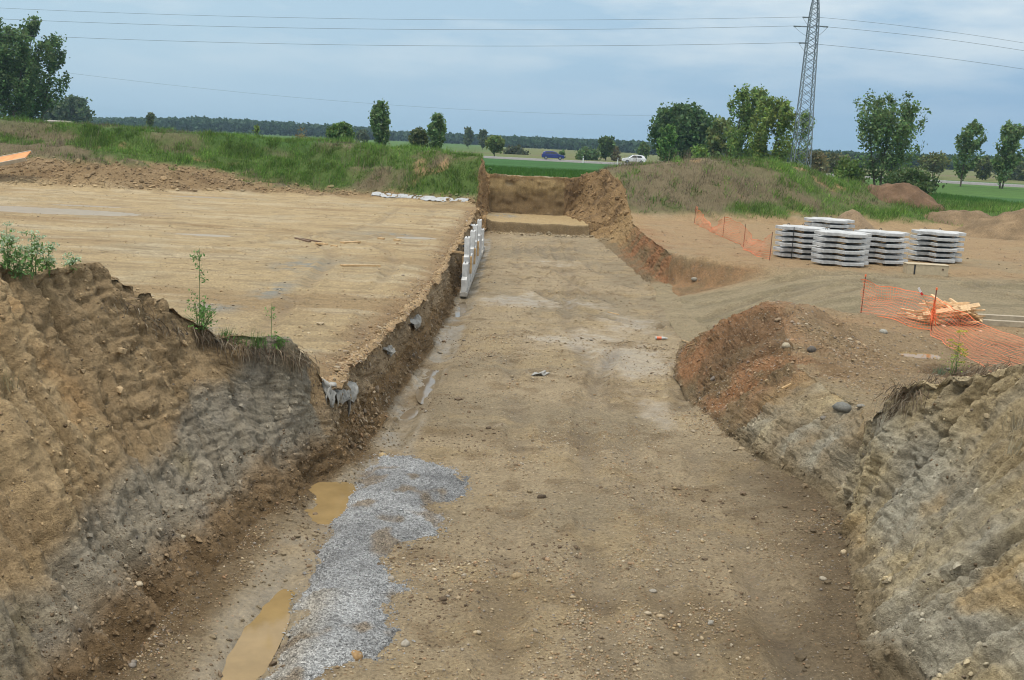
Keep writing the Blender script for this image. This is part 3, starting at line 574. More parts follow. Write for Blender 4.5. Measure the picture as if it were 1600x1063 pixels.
def lumps(name, p, nrm, size, cl, base, g, flat=.6, rough=.25, sink=.25, smooth=False):
    N = len(p); bv, bf = base; K = len(bv)
    sc_ = np.stack([size * g.uniform(.75, 1.3, N), size * g.uniform(.65, 1.1, N), size * flat * g.uniform(.7, 1.25, N)], -1)
    v_ = bv[None] * sc_[:, None] * (1 + rough * (g.random((N, K, 1)) - .5) * 2)
    th = g.random(N) * 6.283; c_, s_ = np.cos(th)[:, None], np.sin(th)[:, None]
    vx = v_[..., 0] * c_ - v_[..., 1] * s_; vy = v_[..., 0] * s_ + v_[..., 1] * c_; vz = v_[..., 2]
    t = np.cross(nrm, np.array([.3, .9, .1])); t /= np.linalg.norm(t, axis=1, keepdims=True) + 1e-9; b = np.cross(nrm, t)
    W = p[:, None] + t[:, None] * vx[..., None] + b[:, None] * vy[..., None] + nrm[:, None] * (vz[..., None] + (size * flat * (1 - 2 * sink))[:, None, None])
    F = (bf[None] + (np.arange(N) * K)[:, None, None]).reshape(-1, 3)
    cc_ = np.repeat(cl, K, axis=0)
    return np_mesh(name, W.reshape(-1, 3), F, dict(Col=cc_), smooth)
PAL = np.array([(.42, .34, .22), (.30, .20, .11), (.36, .28, .18), (.25, .235, .215), (.34, .2, .11), (.48, .42, .32), (.17, .13, .09), (.38, .29, .16)])
def stonecol(loc, g, k=.55):
    N = len(loc); q = PAL[g.integers(0, len(PAL), N)] * g.uniform(.75, 1.15, (N, 1)); return loc * (1 - k) * g.uniform(.75, 1.25, (N, 1)) + q * k
vis = (Y > 9.3) & (np.abs(X) < .56 * Y + 2)
fl_ = (1 - .85 * np.clip(ditch * 1.5, 0, 1)) * vis * isF * (Y < 62) * (.25 + peb) * (1 - .8 * wetp)
clump = ss(-.1, .5, fbm(X, Y, 0 * X, .8, 3, 301))
p, nr, lc, g = sample(fl_ * (.15 + clump ** 2) * (1 / Yp) ** 1.2 * (Y < 32), 26000, 1); sz = np.clip(np.exp(g.normal(-4.85, .5, len(p))), .004, .045)
tag(link('pebbles', lumps('pebbles', p, nr, sz, stonecol(lc, g, .6) * 1.1, ICO, g, .62, .2, .2, True), STONE), kind='stuff', label='small tan and grey pebbles strewn over the trench floor')
p, nr, lc, g = sample(fl_ * (Y > 24) * (.3 + clump) / Yp, 6000, 2); sz = np.clip(np.exp(g.normal(-4.1, .45, len(p))), .012, .06)
tag(link('pebbles', lumps('pebbles', p, nr, sz, stonecol(lc, g), OCT, g, .6, .2, .25, True), STONE), kind='stuff', label='coarse stones scattered across the distant trench floor')
# reddish gravelly flat, mound and right platform
w_ = vis * (iR + wr * (Y > 18.5)) * (Y > 14) * (Y < 60) * (peb > .2) * (peb + 1.2 * moundm + .6 * flatR) * (1 - green) * (1 - .75 * track)
p, nr, lc, g = sample(w_ * (.3 + clump) * (1 / Yp) ** 1.3, 17000, 3); sz = np.clip(np.exp(g.normal(-4.35, .5, len(p))), .008, .07)
tag(link('rubble', lumps('rubble', p, nr, sz, stonecol(lc, g, .5), ICO, g, .65, .3, .25), STONE), kind='stuff', label='reddish stony rubble over the mound and the ground beside it')
w_ = vis * (iL * (Y > 17) * (Y < 66) * (.12 + 2.5 * shoulderL) + wl * (Y > 17) * (Y < 66) * (.5 + 1.2 * low + 1.0 * (hgt > 1)))
p, nr, lc, g = sample(w_ * (.3 + clump) * (1 / Yp) ** 1.2, 13000, 4); sz = np.clip(np.exp(g.normal(-4.1, .5, len(p))), .01, .09)
tag(link('rubble', lumps('rubble', p, nr, sz, stonecol(lc, g, .38), ICO, g, .65, .3, .3), STONE), kind='stuff', label='brown stony rubble along the broken edge of the sandy platform')
# clods of soil on the cut banks and along their feet
w_ = vis * ((wl + .45 * wr) * (Y < 19.5) * (.3 + 1.3 * low) + isF * (Y < 20) * (np.exp(-(xRt - X).clip(0) / .45) + 1.2 * np.exp(-(X - xLt).clip(0) / .5)) + (iL * (Y < 18) + iR * (Y < 16.5)) * ss(1.4, 1.8, Z) * 1.0)
p, nr, lc, g = sample(w_, 16000, 5); sz = np.clip(np.exp(g.normal(-4.6, .6, len(p))), .005, .06)
tag(link('clods', lumps('clods', p, nr, sz, lc * g.uniform(.6, 1.2, (len(p), 1)), ICO, g, .7, .35, .35), STONE), kind='stuff', label='loose clods of soil on the cut banks and at their feet')
w_ = vis * ((iL * (Y > 62) * (Z > 1.45) * (1 - green)) * 1.3 + isF * ss(62.5, 64, Y) * (Y < 64.6) + (wl + wr) * (Y > 60) * .5)
p, nr, lc, g = sample(w_, 7000, 6); sz = np.clip(np.exp(g.normal(-3.0, .5, len(p))), .02, .2)
tag(link('clods', lumps('clods', p, nr, sz, lc * g.uniform(.6, 1.3, (len(p), 1)), ICO, g, .7, .35, .35), STONE), kind='stuff', label='lumps of dug earth along the foot of the far berm')
# dark crumbs of mud dropped on the floor
p, nr, lc, g = sample(vis * isF * (Y < 30) * ss(.0, .5, fbm(X, Y, 0 * X, .6, 3, 305)) / Yp, 2200, 7); sz = np.clip(np.exp(g.normal(-4.4, .55, len(p))), .008, .06)
tag(link('clods', lumps('clods', p, nr, sz, np.array([.14, .10, .062]) * g.uniform(.7, 1.5, (len(p), 1)), ICO, g, .6, .35, .3), STONE), kind='stuff', label='dark crumbs of mud dropped on the trench floor')

# the grey crushed stone strip beside the ditch
def poly_sd(px_, py_, pts):
    """signed distance (inside positive) to a closed polygon"""
    pts = np.array(pts); d = np.full(px_.shape, 1e9); ins = np.zeros(px_.shape, bool)
    for a, b in zip(pts, np.roll(pts, -1, 0)):
        e = b - a; t = np.clip(((px_ - a[0]) * e[0] + (py_ - a[1]) * e[1]) / (e @ e), 0, 1)
        d = np.minimum(d, np.hypot(px_ - a[0] - t * e[0], py_ - a[1] - t * e[1]))
        cnd = ((a[1] <= py_) != (b[1] <= py_)); xx = a[0] + (py_ - a[1]) * e[0] / (e[1] if abs(e[1]) > 1e-9 else 1e-9); ins ^= cnd & (px_ < xx)
    return np.where(ins, d, -d)
gp = [(592, 700), (630, 706), (680, 722), (730, 745), (724, 776), (668, 788), (690, 812), (686, 834), (640, 848), (606, 862), (606, 890), (628, 922), (600, 948), (620, 985), (598, 1030), (512, 1045), (470, 1120), (350, 1170), (392, 1090), (425, 1040), (440, 1000), (466, 950), (497, 862), (520, 800), (545, 760), (568, 725)]
GP = [tuple(P(a, b, z=.02)[:2]) for a, b in gp]
gx_, gy_ = np.meshgrid(np.arange(-3.2, -.3, .022), np.arange(8.3, 20.2, .03)); sd_ = poly_sd(gx_, gy_, GP) + .16 * fbm(gx_ * .8, gy_ * 1.4, 0 * gx_, 1.9, 3, 311) + .16 * fbm(gx_, gy_, 0 * gx_, 7, 3, 312)
fj = np.clip((gx_ - np.interp(gy_, rows, xLt[:, 0])) / np.interp(gy_, rows, (xRt - xLt)[:, 0]), 0, 1)
ri = np.searchsorted(rows, gy_).clip(0, NR - 1); ci = (cWL + fj * (nF - 1)).round().astype(int); zb = Z[ri, ci]
thick = .085 * ss(-.02, .3, sd_) + .045 * fbm(gx_, gy_, 0 * gx_, 2.4, 3, 313) + .022 * fbm(gx_, gy_, 0 * gx_, 13, 2, 314)
thick = np.where(sd_ > 0, thick, -.06)
i = np.arange(gx_.size).reshape(gx_.shape); F = np.stack([i[:-1, :-1], i[:-1, 1:], i[1:, 1:], i[1:, :-1]], -1).reshape(-1, 4); F = F[(sd_.ravel()[F] > -.08).all(1)]
gc = np.array([.30, .305, .302]) * (1 + .6 * fbm(gx_, gy_, 0 * gx_, 1.6, 5, 315))[..., None]; gc = lay(gc, C3(.38, .345, .28), np.exp(-((gx_ + 2.15) / .22) ** 2) * (gy_ < 12) * .7); gc = lay(gc, C3(.22, .17, .11), ss(.25, .5, fbm(gx_, gy_, 0 * gx_, 1.9, 3, 316)) * .8)
gme = np_mesh('gravel', np.stack([gx_, gy_, zb + thick], -1).reshape(-1, 3), F, dict(Col=gc.reshape(-1, 3)))
t = NT('crushed_stone'); a = t.attr('Col'); ob = t.obj(); vo = t.new('ShaderNodeTexVoronoi'); vo.inputs['Scale'].default_value = 55; t.ln(ob, vo.inputs['Vector'])
sp = t.new('ShaderNodeSeparateColor'); t.ln(vo.outputs['Color'], sp.inputs[0]); n2 = t.noise(9, 5, .7, ob)
f = t.math('MULTIPLY', t.maprange(sp.outputs[0], 0, 1, .45, 1.6), t.maprange(n2.outputs['Fac'], .3, .7, .75, 1.25)); vm = t.new('ShaderNodeVectorMath', operation='SCALE'); t.ln(a.outputs['Color'], vm.inputs[0]); t.ln(f, vm.inputs['Scale']); t.ln(vm.outputs[0], t.b.inputs['Base Color'])
t.b.inputs['Roughness'].default_value = .85; t.ln(t.bump(vo.outputs['Distance'], 1.0, .03), t.b.inputs['Normal'])
tag(link('gravel', gme, t.m), kind='stuff', label='strip of grey crushed stone beside the ditch on the trench floor')
g = np.random.default_rng(21); msk = np.argwhere((sd_ > -.22)); k_ = msk[g.integers(0, len(msk), 22000)]
p = np.stack([gx_[k_[:, 0], k_[:, 1]], gy_[k_[:, 0], k_[:, 1]], (zb + np.maximum(thick, 0))[k_[:, 0], k_[:, 1]]], -1) + np.c_[g.uniform(-.015, .015, (len(k_), 2)), np.zeros(len(k_))]
keep_ = g.random(len(k_)) < np.clip(.12 + (sd_[k_[:, 0], k_[:, 1]] + .12) * 3, .06, 1); k_ = k_[keep_]; p = p[keep_]; out_ = sd_[k_[:, 0], k_[:, 1]] < .05
sz = np.clip(np.exp(g.normal(-4.9, .45, len(p))), .005, .035); cl_ = gc[k_[:, 0], k_[:, 1]] * g.uniform(.6, 1.4, (len(p), 1)) * np.array([1, 1, 1.01])
tag(link('gravel', lumps('gravel', p, np.tile([0, 0, 1.0], (len(p), 1)), sz, cl_, OCT, g, .8, .3, .2), STONE), kind='stuff', label='loose grey chippings lying on the crushed stone strip')

# puddles
def mat_water(name, colr, rough):
    t = NT(name); n_ = t.noise(2.2, 4, .6, t.obj()); t.ln(t.mixc(t.maprange(n_.outputs['Fac'], .35, .65, 0, 1), colr, tuple(c * .8 for c in colr)), t.b.inputs['Base Color'])
    t.b.inputs['Roughness'].default_value = rough; t.b.inputs['IOR'].default_value = 1.33; n3 = t.noise(30, 2, .5, t.obj()); t.ln(t.bump(n3.outputs['Fac'], .02, .01), t.b.inputs['Normal']); return t.m
YEL = mat_water('muddy_water', (.31, .215, .095), .05); GRW = mat_water('grey_water', (.21, .165, .11), .05); PALEW = mat_water('shallow_water', (.34, .27, .18), .33)
def puddle(bn, level, mat, label):
    x0, y0, rx, ry, d_ = bn; m_ = 48
    mb = MB(); mb.raw([(x0 + rx * 1.25 * math.cos(q / m_ * 2 * PI), y0 + ry * 1.25 * math.sin(q / m_ * 2 * PI), level) for q in range(m_)] + [(x0, y0, level)], [(q, (q + 1) % m_, m_) for q in range(m_)])
    tag(mb.build('puddle', mat), label, 'puddle', 'rain puddles on the site')
def lev(bn, dz):
    zs = sorted(gz_(bn[0] + bn[2] * 1.35 * math.cos(a), bn[1] + bn[3] * 1.35 * math.sin(a)) for a in np.linspace(0, 6, 16)); return zs[3] - dz
for bn, dz, m_, lab in zip(PUDF + PUDL + PUDR, (.015, .02, .0, .0, .0, .015, .015, .015, .01, .015, .015), (YEL, YEL, GRW, GRW, GRW, PALEW, PALEW, PALEW, PALEW, PALEW, YEL), (
    'muddy yellow puddle between the left bank and the top of the grey gravel strip', 'muddy yellow puddle in the ditch nearest the camera', 'pale grey puddle at the foot of the trench wall, second beyond the gravel strip',
    'grey puddle in the ditch just beyond the gravel strip', 'small bright puddle in the ditch in front of the white panels', 'largest puddle on the sandy platform, at its left end', 'small puddle beside the largest one on the sandy platform',
    'thin bright puddle in the middle of the sandy platform', 'small pale puddle near the trench edge of the sandy platform', 'thin puddle at the foot of the dirt heaps behind the sandy platform', 'small muddy puddle on the right bank below the orange netting')):
    puddle(bn, lev(bn, dz), m_, lab)

# grass
def blades(name, p, nr, h, wdt, cl, g, lean=.5, seg2=False):
    N = len(p); th = g.random(N) * 6.283; dx_ = np.stack([np.cos(th), np.sin(th), 0 * th], -1); ph = g.random(N) * 6.283
    ln_ = np.stack([np.cos(ph), np.sin(ph), 0 * ph], -1) * (lean * g.random(N))[:, None] + np.array([.18, 0, 0])
    up = np.array([0, 0, 1.0]) + .3 * nr + ln_; up /= np.linalg.norm(up, axis=1, keepdims=True); tip = p + up * h[:, None]; base = p - up * .03
    W = np.stack([base - dx_ * (wdt / 2)[:, None], base + dx_ * (wdt / 2)[:, None], tip], 1)
    F = np.arange(3 * N).reshape(N, 3); c3 = np.repeat(cl, 3, axis=0)
    return np_mesh(name, W.reshape(-1, 3), F, dict(Col=c3), False)
GRASS = mat_attr('grass', .7, .2, 4, .15, .25)
gpal = np.array([(.09, .185, .03), (.13, .25, .04), (.17, .29, .06), (.08, .14, .035), (.22, .28, .08)]); dpal = np.array([(.20, .165, .11), (.14, .115, .078), (.28, .235, .16), (.10, .082, .055)])
for nm, m_, N, sd2, lab in (('grass', (X < 0) & (X > -48), 120000, 31, 'green grass with dry patches on the berm beyond the sandy platform'), ('grass', (X > 0) & (X < 48), 110000, 32, 'green and dry brown grass on the hump beyond the panel stacks')):
    w_ = green * m_ * (Y < 84) * (1 - .35 * dry) * (.12 + ss(-.25, .3, fbm(X, Y, 0 * X, 1.1, 3, 321)) + .6 * ss(-.1, .3, fbm(X, Y, 0 * X, 3.0, 2, 326)))
    p, nr, lc, g = sample(w_, N, sd2); dr = ip(0, [0, 1], [0, 1]); rr = np.searchsorted(rows, p[:, 1]).clip(0, NR - 1)
    d_ = fbm(p[:, 0] * .8, p[:, 1] * (1.3 if nm and sd2 == 31 else 1.2), 0 * p[:, 0], .33 if sd2 == 31 else .3, 4, 130 if sd2 == 31 else 131)
    dryp = ss(-.02, .4, d_ + .2 * ss(-12, -30, p[:, 0]) + .02 - .3 * ss(-11, -8, p[:, 0])) if sd2 == 31 else ss(-.3, .35, d_ + .35 * fbm(p[:, 0], p[:, 1], 0 * p[:, 0], 1.1, 3, 133) + .5 * ss(30, 10, p[:, 0]) - .2 - .35 * ss(3.0, 1.8, p[:, 2]))
    cl1 = fbm(p[:, 0], p[:, 1], 0 * p[:, 0], 1.5, 3, 327); cl2 = vn(p[:, 0] * 2.8, p[:, 1] * 2.8, 0 * p[:, 0], 328); isd = g.random(N) < np.clip(.04 + .9 * dryp - .5 * ss(.08, .3, cl1) + .25 * ss(.3, .5, -cl1), .03, .97); tone = (1 + .5 * fbm(p[:, 0], p[:, 1], 0 * p[:, 0], .5, 3, 322) + .35 * cl2)[:, None]
    cl_ = np.where(isd[:, None], dpal[g.integers(0, 4, N)], gpal[g.integers(0, 5, N)]) * g.uniform(.7, 1.3, (N, 1)) * tone
    h_ = np.where(isd, g.uniform(.06, .26, N), g.uniform(.10, .40, N)) * np.clip(1 + .9 * fbm(p[:, 0], p[:, 1], 0 * p[:, 0], .9, 2, 323) + .5 * cl2, .25, 2.2); wd_ = np.where(isd, .022, .036) * g.uniform(.7, 1.3, N)
    tag(link(nm, blades(nm, p, nr, h_, wd_, cl_, g, 1.5), GRASS), kind='stuff', label=lab)
# tall bleached stems standing among the grass
p, nr, lc, g = sample(green * (Y < 76) * (np.abs(X) < 40) * ss(.15, .4, fbm(X, Y, 0 * X, .5, 3, 325)), 1500, 33); N = len(p)
tag(link('dry_stems', blades('dry_stems', p, nr, g.uniform(.5, 1.0, N), g.uniform(.015, .03, N), dpal[g.integers(0, 3, N)] * 1.2, g, .5), GRASS), kind='stuff', label='bleached dry stems standing up out of the berm grass')
p, nr, lc, g = sample(((X > -9) & (X < 40) & (Y > 76) & (Y < 106)) * (ss(73, 76, Y)), 60000, 34); N = len(p)
tag(link('crop', blades('crop', p, nr, g.uniform(.15, .35, N), g.uniform(.03, .05, N), gpal[g.integers(0, 3, N)] * np.array([.5, .62, .6]) * g.uniform(.8, 1.2, (N, 1)), g, .5), GRASS), kind='stuff', label='low green crop on the field behind the trench end')
# root mat hanging from the tops of the cut banks
ROOT = mat_attr('roots', .9, .3, 10, .1)
g = np.random.default_rng(41); vs = []; cs = []
def strands(path, N, length, spread):
    for q in range(N):
        s_ = g.random() * (len(path) - 1); a = int(s_); b = path[a].lerp(path[a + 1], s_ - a)
        o = b + Vector((g.normal(0, spread), g.normal(0, spread), g.normal(0, .05))); L = length * g.uniform(.4, 1.3)
        d = Vector((g.normal(.2 if b.x < 0 else -.2, .35), g.normal(.0, .4), -g.uniform(.15, 1.0))).normalized(); e = o + d * L * .6; f_ = e + (d * .4 + Vector((0, 0, -.6))).normalized() * L * .4
        wv = Vector((g.normal(), g.normal(), g.normal())).normalized() * g.uniform(.003, .008)
        c_ = np.array([(.2, .15, .1), (.11, .08, .055), (.26, .22, .16)][g.integers(0, 3)]) * g.uniform(.7, 1.2)
        for A, B, wa, wb in ((o, e, 1, .8), (e, f_, .8, .2)):
            vs.extend([A - wv * wa, A + wv * wa, B + wv * wb, B - wv * wb]); cs.extend([c_] * 4)
def path_px(pxs):
    out = []
    for a, b in pxs:
        h, _n = hit(a, b)
        if h is not None: out.append(h)
    return out
strands(path_px([(300, 516), (335, 530), (380, 538), (420, 545), (455, 552), (470, 560)]), 900, .3, .10)
strands(path_px([(180, 470), (230, 505), (290, 520)]), 220, .2, .12)
strands(path_px([(1405, 612), (1440, 600), (1480, 588), (1530, 575), (1590, 575)]), 700, .28, .12)
strands(path_px([(1395, 640), (1420, 625), (1450, 612)]), 200, .28, .1)
tag(link('roots', np_mesh('roots', np.array([v_[:] for v_ in vs]), np.arange(len(vs)).reshape(-1, 4), dict(Col=np.array(cs)), False), ROOT), kind='stuff', label='brown root mat hanging from the tops of the cut banks')
# ------------------------------------------------------------------ man-made things
ORD = ['top', 'second', 'third', 'fourth', 'fifth', 'sixth', 'seventh']
def copy_tree(o, parent=None):
    c = o.copy(); COL.objects.link(c); c.parent = parent
    for ch in list(o.children): copy_tree(ch, c)
    return c
# cruciform concrete facing panels lying in stacks
def cross_outline(L=.98, a=.42, ch=.03, tap=.05):
    o = []
    for k in range(4):
        c, s_ = math.cos(k * PI / 2), math.sin(k * PI / 2)
        for x, y in ((a + tap, L - .46), (a, L - .02), (a - ch, L), (-a + ch, L), (-a, L - .02), (-a - tap, L - .46)):
            o.append((x * c - y * s_, x * s_ + y * c))
    return o[::-1]
CP = mat_simple('panel_concrete', (.47, .475, .465), .8, .3, 3, bump=.15)
LUG = mat_simple('steel_lug', (.05, .05, .055), .5, .2, 10, metal=.5)
def make_panel():
    root = empty('concrete_panel')
    MB().prism(cross_outline(), 0, .118, .016).build('slab', CP, root)
    for sx, sy in ((.38, .80), (-.38, .80), (.80, .30), (-.80, .30), (.38, -.80), (-.38, -.80)):
        MB().box((sx, sy, -.015), (.05, .06, .04)).build('tie_lug', LUG, root)
    return root
def make_hook(root):
    for sx in (-.32, .32):
        pts = [(sx + .05 * math.cos(t), .62, .138 + .055 * math.sin(t)) for t in np.linspace(0, PI, 7)]
        MB().tube(pts, .012, 6).build('lifting_hook', LUG, root)
proto_panel = make_panel(); used = False
proto_bat = MB().box((0, 0, 0), (.09, 1.5, .06), bev=.006).build('timber_spacer', TIMBER); usedb = False
STK = [  # px, py of the base, distance, slabs, turn, description
    (1250, 399, 43.6, 6, 12, 'the stack nearest the netting', 'panels in the leftmost stack'),
    (1292, 380, 47.3, 7, 8, 'the rearmost stack', 'panels in the rearmost stack'),
    (1311, 413, 41.0, 6, 17, 'the front middle stack', 'panels in the front middle stack'),
    (1374, 408, 43.0, 6, 14, 'the stack right of the front one', 'panels in the fourth stack'),
    (1460, 406, 44.9, 6, 4, 'the stack by the beige crate', 'panels in the rightmost stack')]
for sx, sy, yd, ns, deg, desc, grp in STK:
    q = P(sx, sy, y=yd); z = gz_(q.x, q.y) + .08; g = np.random.default_rng(int(sx)); pitch = .212 if ns == 6 else .2
    base_rot = R(deg)
    for lv in range(ns):
        o = proto_panel if not used else copy_tree(proto_panel); used = True
        if lv == ns - 1: make_hook(o)
        o.location = (q.x + g.uniform(-.05, .05), q.y + g.uniform(-.05, .05), z + lv * pitch); o.rotation_euler = (g.uniform(-.008, .008), g.uniform(-.008, .008), base_rot + R(g.uniform(-1.6, 1.6)))
        k_ = ns - 1 - lv; nm = 'topmost' if k_ == 0 else ('lowest' if lv == 0 else ORD[k_] + ' from the top')
        tag(o, 'white concrete cross panel, %s in %s' % (nm, desc), 'concrete panel', grp)
        for sb in (-.33, .33):
            b = proto_bat if not usedb else proto_bat.copy()
            if usedb: COL.objects.link(b)
            usedb = True; hgt_b = .06
            off = Matrix.Rotation(base_rot, 3, 'Z') @ Vector((sb, 0, 0))
            b.location = (q.x + off.x, q.y + off.y, z + lv * pitch - .033); b.rotation_euler = (0, 0, base_rot)
            tag(b, 'timber batten under the %s slab of %s' % (nm.replace(' from the top', ''), desc), 'timber batten', 'battens under the %s slab of %s' % (nm, desc))
q = P(1237, 397, y=42.65); b = MB(); b.box((0, 0, .62), (.03, .012, 1.24)).build('binding_strap', DARK, None, loc=(q.x, q.y, gz_(q.x, q.y) + .02), rot=(0, 0, R(12)))
tag(bpy.data.objects['binding_strap'], 'black binding strap down the near side of the stack nearest the orange netting', 'strap')
# beige crate
q = P(1446, 421, y=39.6); t_ = empty('crate', (q.x, q.y, gz_(q.x, q.y) - .01), (0, 0, R(-3))); tag(t_, 'long low beige plywood crate in front of the rightmost panel stack', 'crate')
BEIGE = mat_simple('beige_board', (.46, .38, .25), .7, .15, 8)
MB().box((0, 0, .19), (1.46, .55, .38), bev=.006).build('body', BEIGE, t_); MB().box((-.47, -.285, .19), (.05, .02, .37)).build('strap', DARK, t_); MB().box((.53, -.283, .25), (.07, .014, .06)).build('handle', DARKWOOD, t_)
MB().box((0, 0, .392), (1.5, .58, .022), bev=.004).build('lid', BEIGE, t_)

# cross panels being stood along the trench wall
WX = -1.86
CPW = mat_simple('standing_panel_concrete', (.48, .48, .465), .8, .4, 2.2, bump=.2)
def standing(half):
    o_ = [(-.75, 0), (.75, 0), (.75, .55), (.72, .60)]
    if half: o_ = [(-.75, 0), (.75, 0), (.75, .42), (.44, .50), (.42, .93), (-.42, .93), (-.44, .50), (-.75, .42)]
    else: o_ = [(-.44, 0), (.44, 0), (.46, .42), (.75, .50), (.75, 1.05), (.46, 1.12), (.42, 1.70), (-.42, 1.70), (-.46, 1.12), (-.75, 1.05), (-.75, .50), (-.46, .42)]
    mb = MB(); n_ = len(o_)
    mb.raw([(-.09, a, b) for a, b in o_] + [(.09, a, b) for a, b in o_], [tuple(range(n_)), tuple(range(2 * n_ - 1, n_ - 1, -1))] + [(i, (i + 1) % n_, n_ + (i + 1) % n_, n_ + i) for i in range(n_)])
    return mb
pl = MB(); pl.box((WX + .0, 45.8, .04), (.26, 17.2, .14), bev=.01); tag(pl.build('levelling_pad', mat_simple('damp_concrete', (.34, .32, .28), .85, .3, 5)), 'narrow concrete footing under the row of standing white panels', 'footing')
ph = None; pf = None; names = ['nearest', 'second', 'third', 'fourth', 'fifth', 'last']
for i, y_ in enumerate((38.0, 41.05, 44.1, 47.15, 50.2, 53.25)):
    if ph is None:
        o = ph = empty('facing_panel'); standing(True).build('slab', CPW, o)
        for a in (-.3, .3): MB().box((-.12, a, .5), (.08, .05, .06)).build('tie_lug', LUG, o)
        MB().tube([(0, .1 * math.cos(t), .92 + .07 * math.sin(t)) for t in np.linspace(0, PI, 6)], .012, 5).build('lifting_hook', LUG, o)
    else: o = copy_tree(ph)
    o.location = (WX, y_, .12); tag(o, 'low white half panel standing on the footing, %s of the low ones from the camera' % names[i], 'facing panel', 'white panels standing along the trench wall')
for i, y_ in enumerate((39.52, 42.57, 45.62, 48.67)):
    if pf is None:
        o = pf = empty('facing_panel'); standing(False).build('slab', CPW, o)
        for a, b in ((-.3, .8), (.3, .8), (-.25, 1.4), (.25, 1.4)): MB().box((-.12, a, b), (.08, .05, .06)).build('tie_lug', LUG, o)
        MB().tube([(0, .1 * math.cos(t), 1.69 + .07 * math.sin(t)) for t in np.linspace(0, PI, 6)], .012, 5).build('lifting_hook', LUG, o)
    else: o = copy_tree(pf)
    o.location = (WX, y_, .12); o.rotation_euler = (0, R((-1.5, .5, -.8, .8)[i]), 0)
    tag(o, 'tall white cross panel standing between low panels, %s of four from the camera' % ['first', 'second', 'third', 'farthest'][i], 'facing panel', 'white panels standing along the trench wall')
for i, y_ in enumerate((39.05, 42.1, 45.2)):
    t_ = empty('timber_clamp', (WX, y_, .12)); tag(t_, 'timber clamp gripping the standing white panels, %s from the camera' % ['first', 'second', 'third'][i], 'clamp', 'timber clamps on the standing panels')
    for s_ in (-1, 1): MB().box((s_ * .135, 0, .75), (.08, .10, .62), bev=.006).build('cheek', TIMBER, t_)
    MB().bar((-.16, .09, .80), (.16, .09, .80), .02).build('bolt', RUST, t_)
for i, y_ in enumerate((40.3, 43.6)):
    b = MB(); b.bar((WX - .10, y_, 1.15), (WX - .62, y_ - .1, 1.22), .09, .07); tag(b.build('timber_brace', TIMBER), 'short timber brace wedged between the trench wall and the %s tall panel' % ['first', 'second'][i], 'brace')

# orange safety netting
def net(name_pts_top, name_pts_bot, cell, wv, nv, wob, seed):
    """netting hung between two rails of points (same count)"""
    T = [Vector(p) for p in name_pts_top]; B = [Vector(p) for p in name_pts_bot]
    L = [0]
    for a, b in zip(B[:-1], B[1:]): L.append(L[-1] + (b - a).length)
    nu = max(8, int(L[-1] / cell)); us = np.linspace(0, L[-1], nu + 1); g = np.random.default_rng(seed)
    def rail(Q): return np.stack([np.interp(us, L, [p[k] for p in Q]) for k in range(3)], -1)
    TT, BB = rail(T), rail(B); vv = np.linspace(0, 1, nv + 1)
    G = BB[:, None] * (1 - vv[None, :, None]) + TT[:, None] * vv[None, :, None]
    ux = us[:, None]; vx = vv[None, :]
    G[..., 0] += wob * (vn(ux * .9, vx * 2, 0 * ux, seed) + .5 * vn(ux * 2.7, vx * 4, 0 * ux, seed + 1)); G[..., 1] += .5 * wob * vn(ux * 1.3, vx * 2, 0 * ux, seed + 2); G[..., 2] += .35 * wob * vn(ux * 1.9, vx * 3, 0 * ux, seed + 4)
    V_ = []; F_ = []
    du = np.gradient(G, axis=0); dv = np.gradient(G, axis=1)
    du /= np.linalg.norm(du, axis=-1, keepdims=True) + 1e-9; dv /= np.linalg.norm(dv, axis=-1, keepdims=True) + 1e-9
    def ribbon(line, side, w_):
        b0 = sum(len(x) for x in V_); m_ = len(line); V_.append(np.concatenate([line - side * w_ / 2, line + side * w_ / 2])); F_.extend([(b0 + i, b0 + i + 1, b0 + m_ + i + 1, b0 + m_ + i) for i in range(m_ - 1)])
    for j in range(nv + 1): ribbon(G[:, j], dv[:, j], wv * (2.2 if j in (0, nv) else 1.1))
    for i in range(nu + 1): ribbon(G[i], du[i], wv)
    return np_mesh('netting', np.concatenate(V_), np.array(F_), None, False)
def gp(x, y, dz=0): return Vector((x, y, gz_(x, y) + dz))
f1_ = empty('safety_fence', gp(9.6, 52)); tag(f1_, 'sagging orange mesh fence running from the grassy hump towards the panel stacks', 'fence')
def child_world(me, mat, parent):
    o = link(me.name, me, mat, parent); o.matrix_parent_inverse = Matrix.Translation(-parent.location); return o
PX1 = [(9.75, 61.5, .95), (9.7, 58.6, .6), (9.72, 55.5, .22), (9.7, 52.3, .98), (9.75, 50.6, .93), (9.7, 47.3, .90), (9.55, 45.4, .5), (9.6, 43.2, .62), (9.5, 41.3, .98)]
top = [gp(x + .08 * (h < .7), y, h) for x, y, h in PX1]; bot = [gp(x - .05, y, .02) for x, y, h in PX1]
child_world(net(top, bot, .09, .009, 11, .14, 3), ORANGE, f1_)
for x, y, h in ((9.75, 61.5, 1.0), (9.7, 52.3, 1.0), (9.7, 47.3, 1.0), (9.5, 41.3, 1.08)):
    mb = MB(); p0 = gp(x, y, -.2); mb.tube([p0, p0 + Vector((.02, 0, h + .2))], .014, 6); o = mb.build('post', RUST, f1_); o.matrix_parent_inverse = Matrix.Translation(-f1_.location)
f2_ = empty('safety_fence', gp(9.7, 26)); tag(f2_, 'collapsed orange mesh fence sagging in front of the pile of pale stakes', 'fence')
A_ = P(1346, 481, y=29.3); B_ = P(1455, 514, y=26.0)
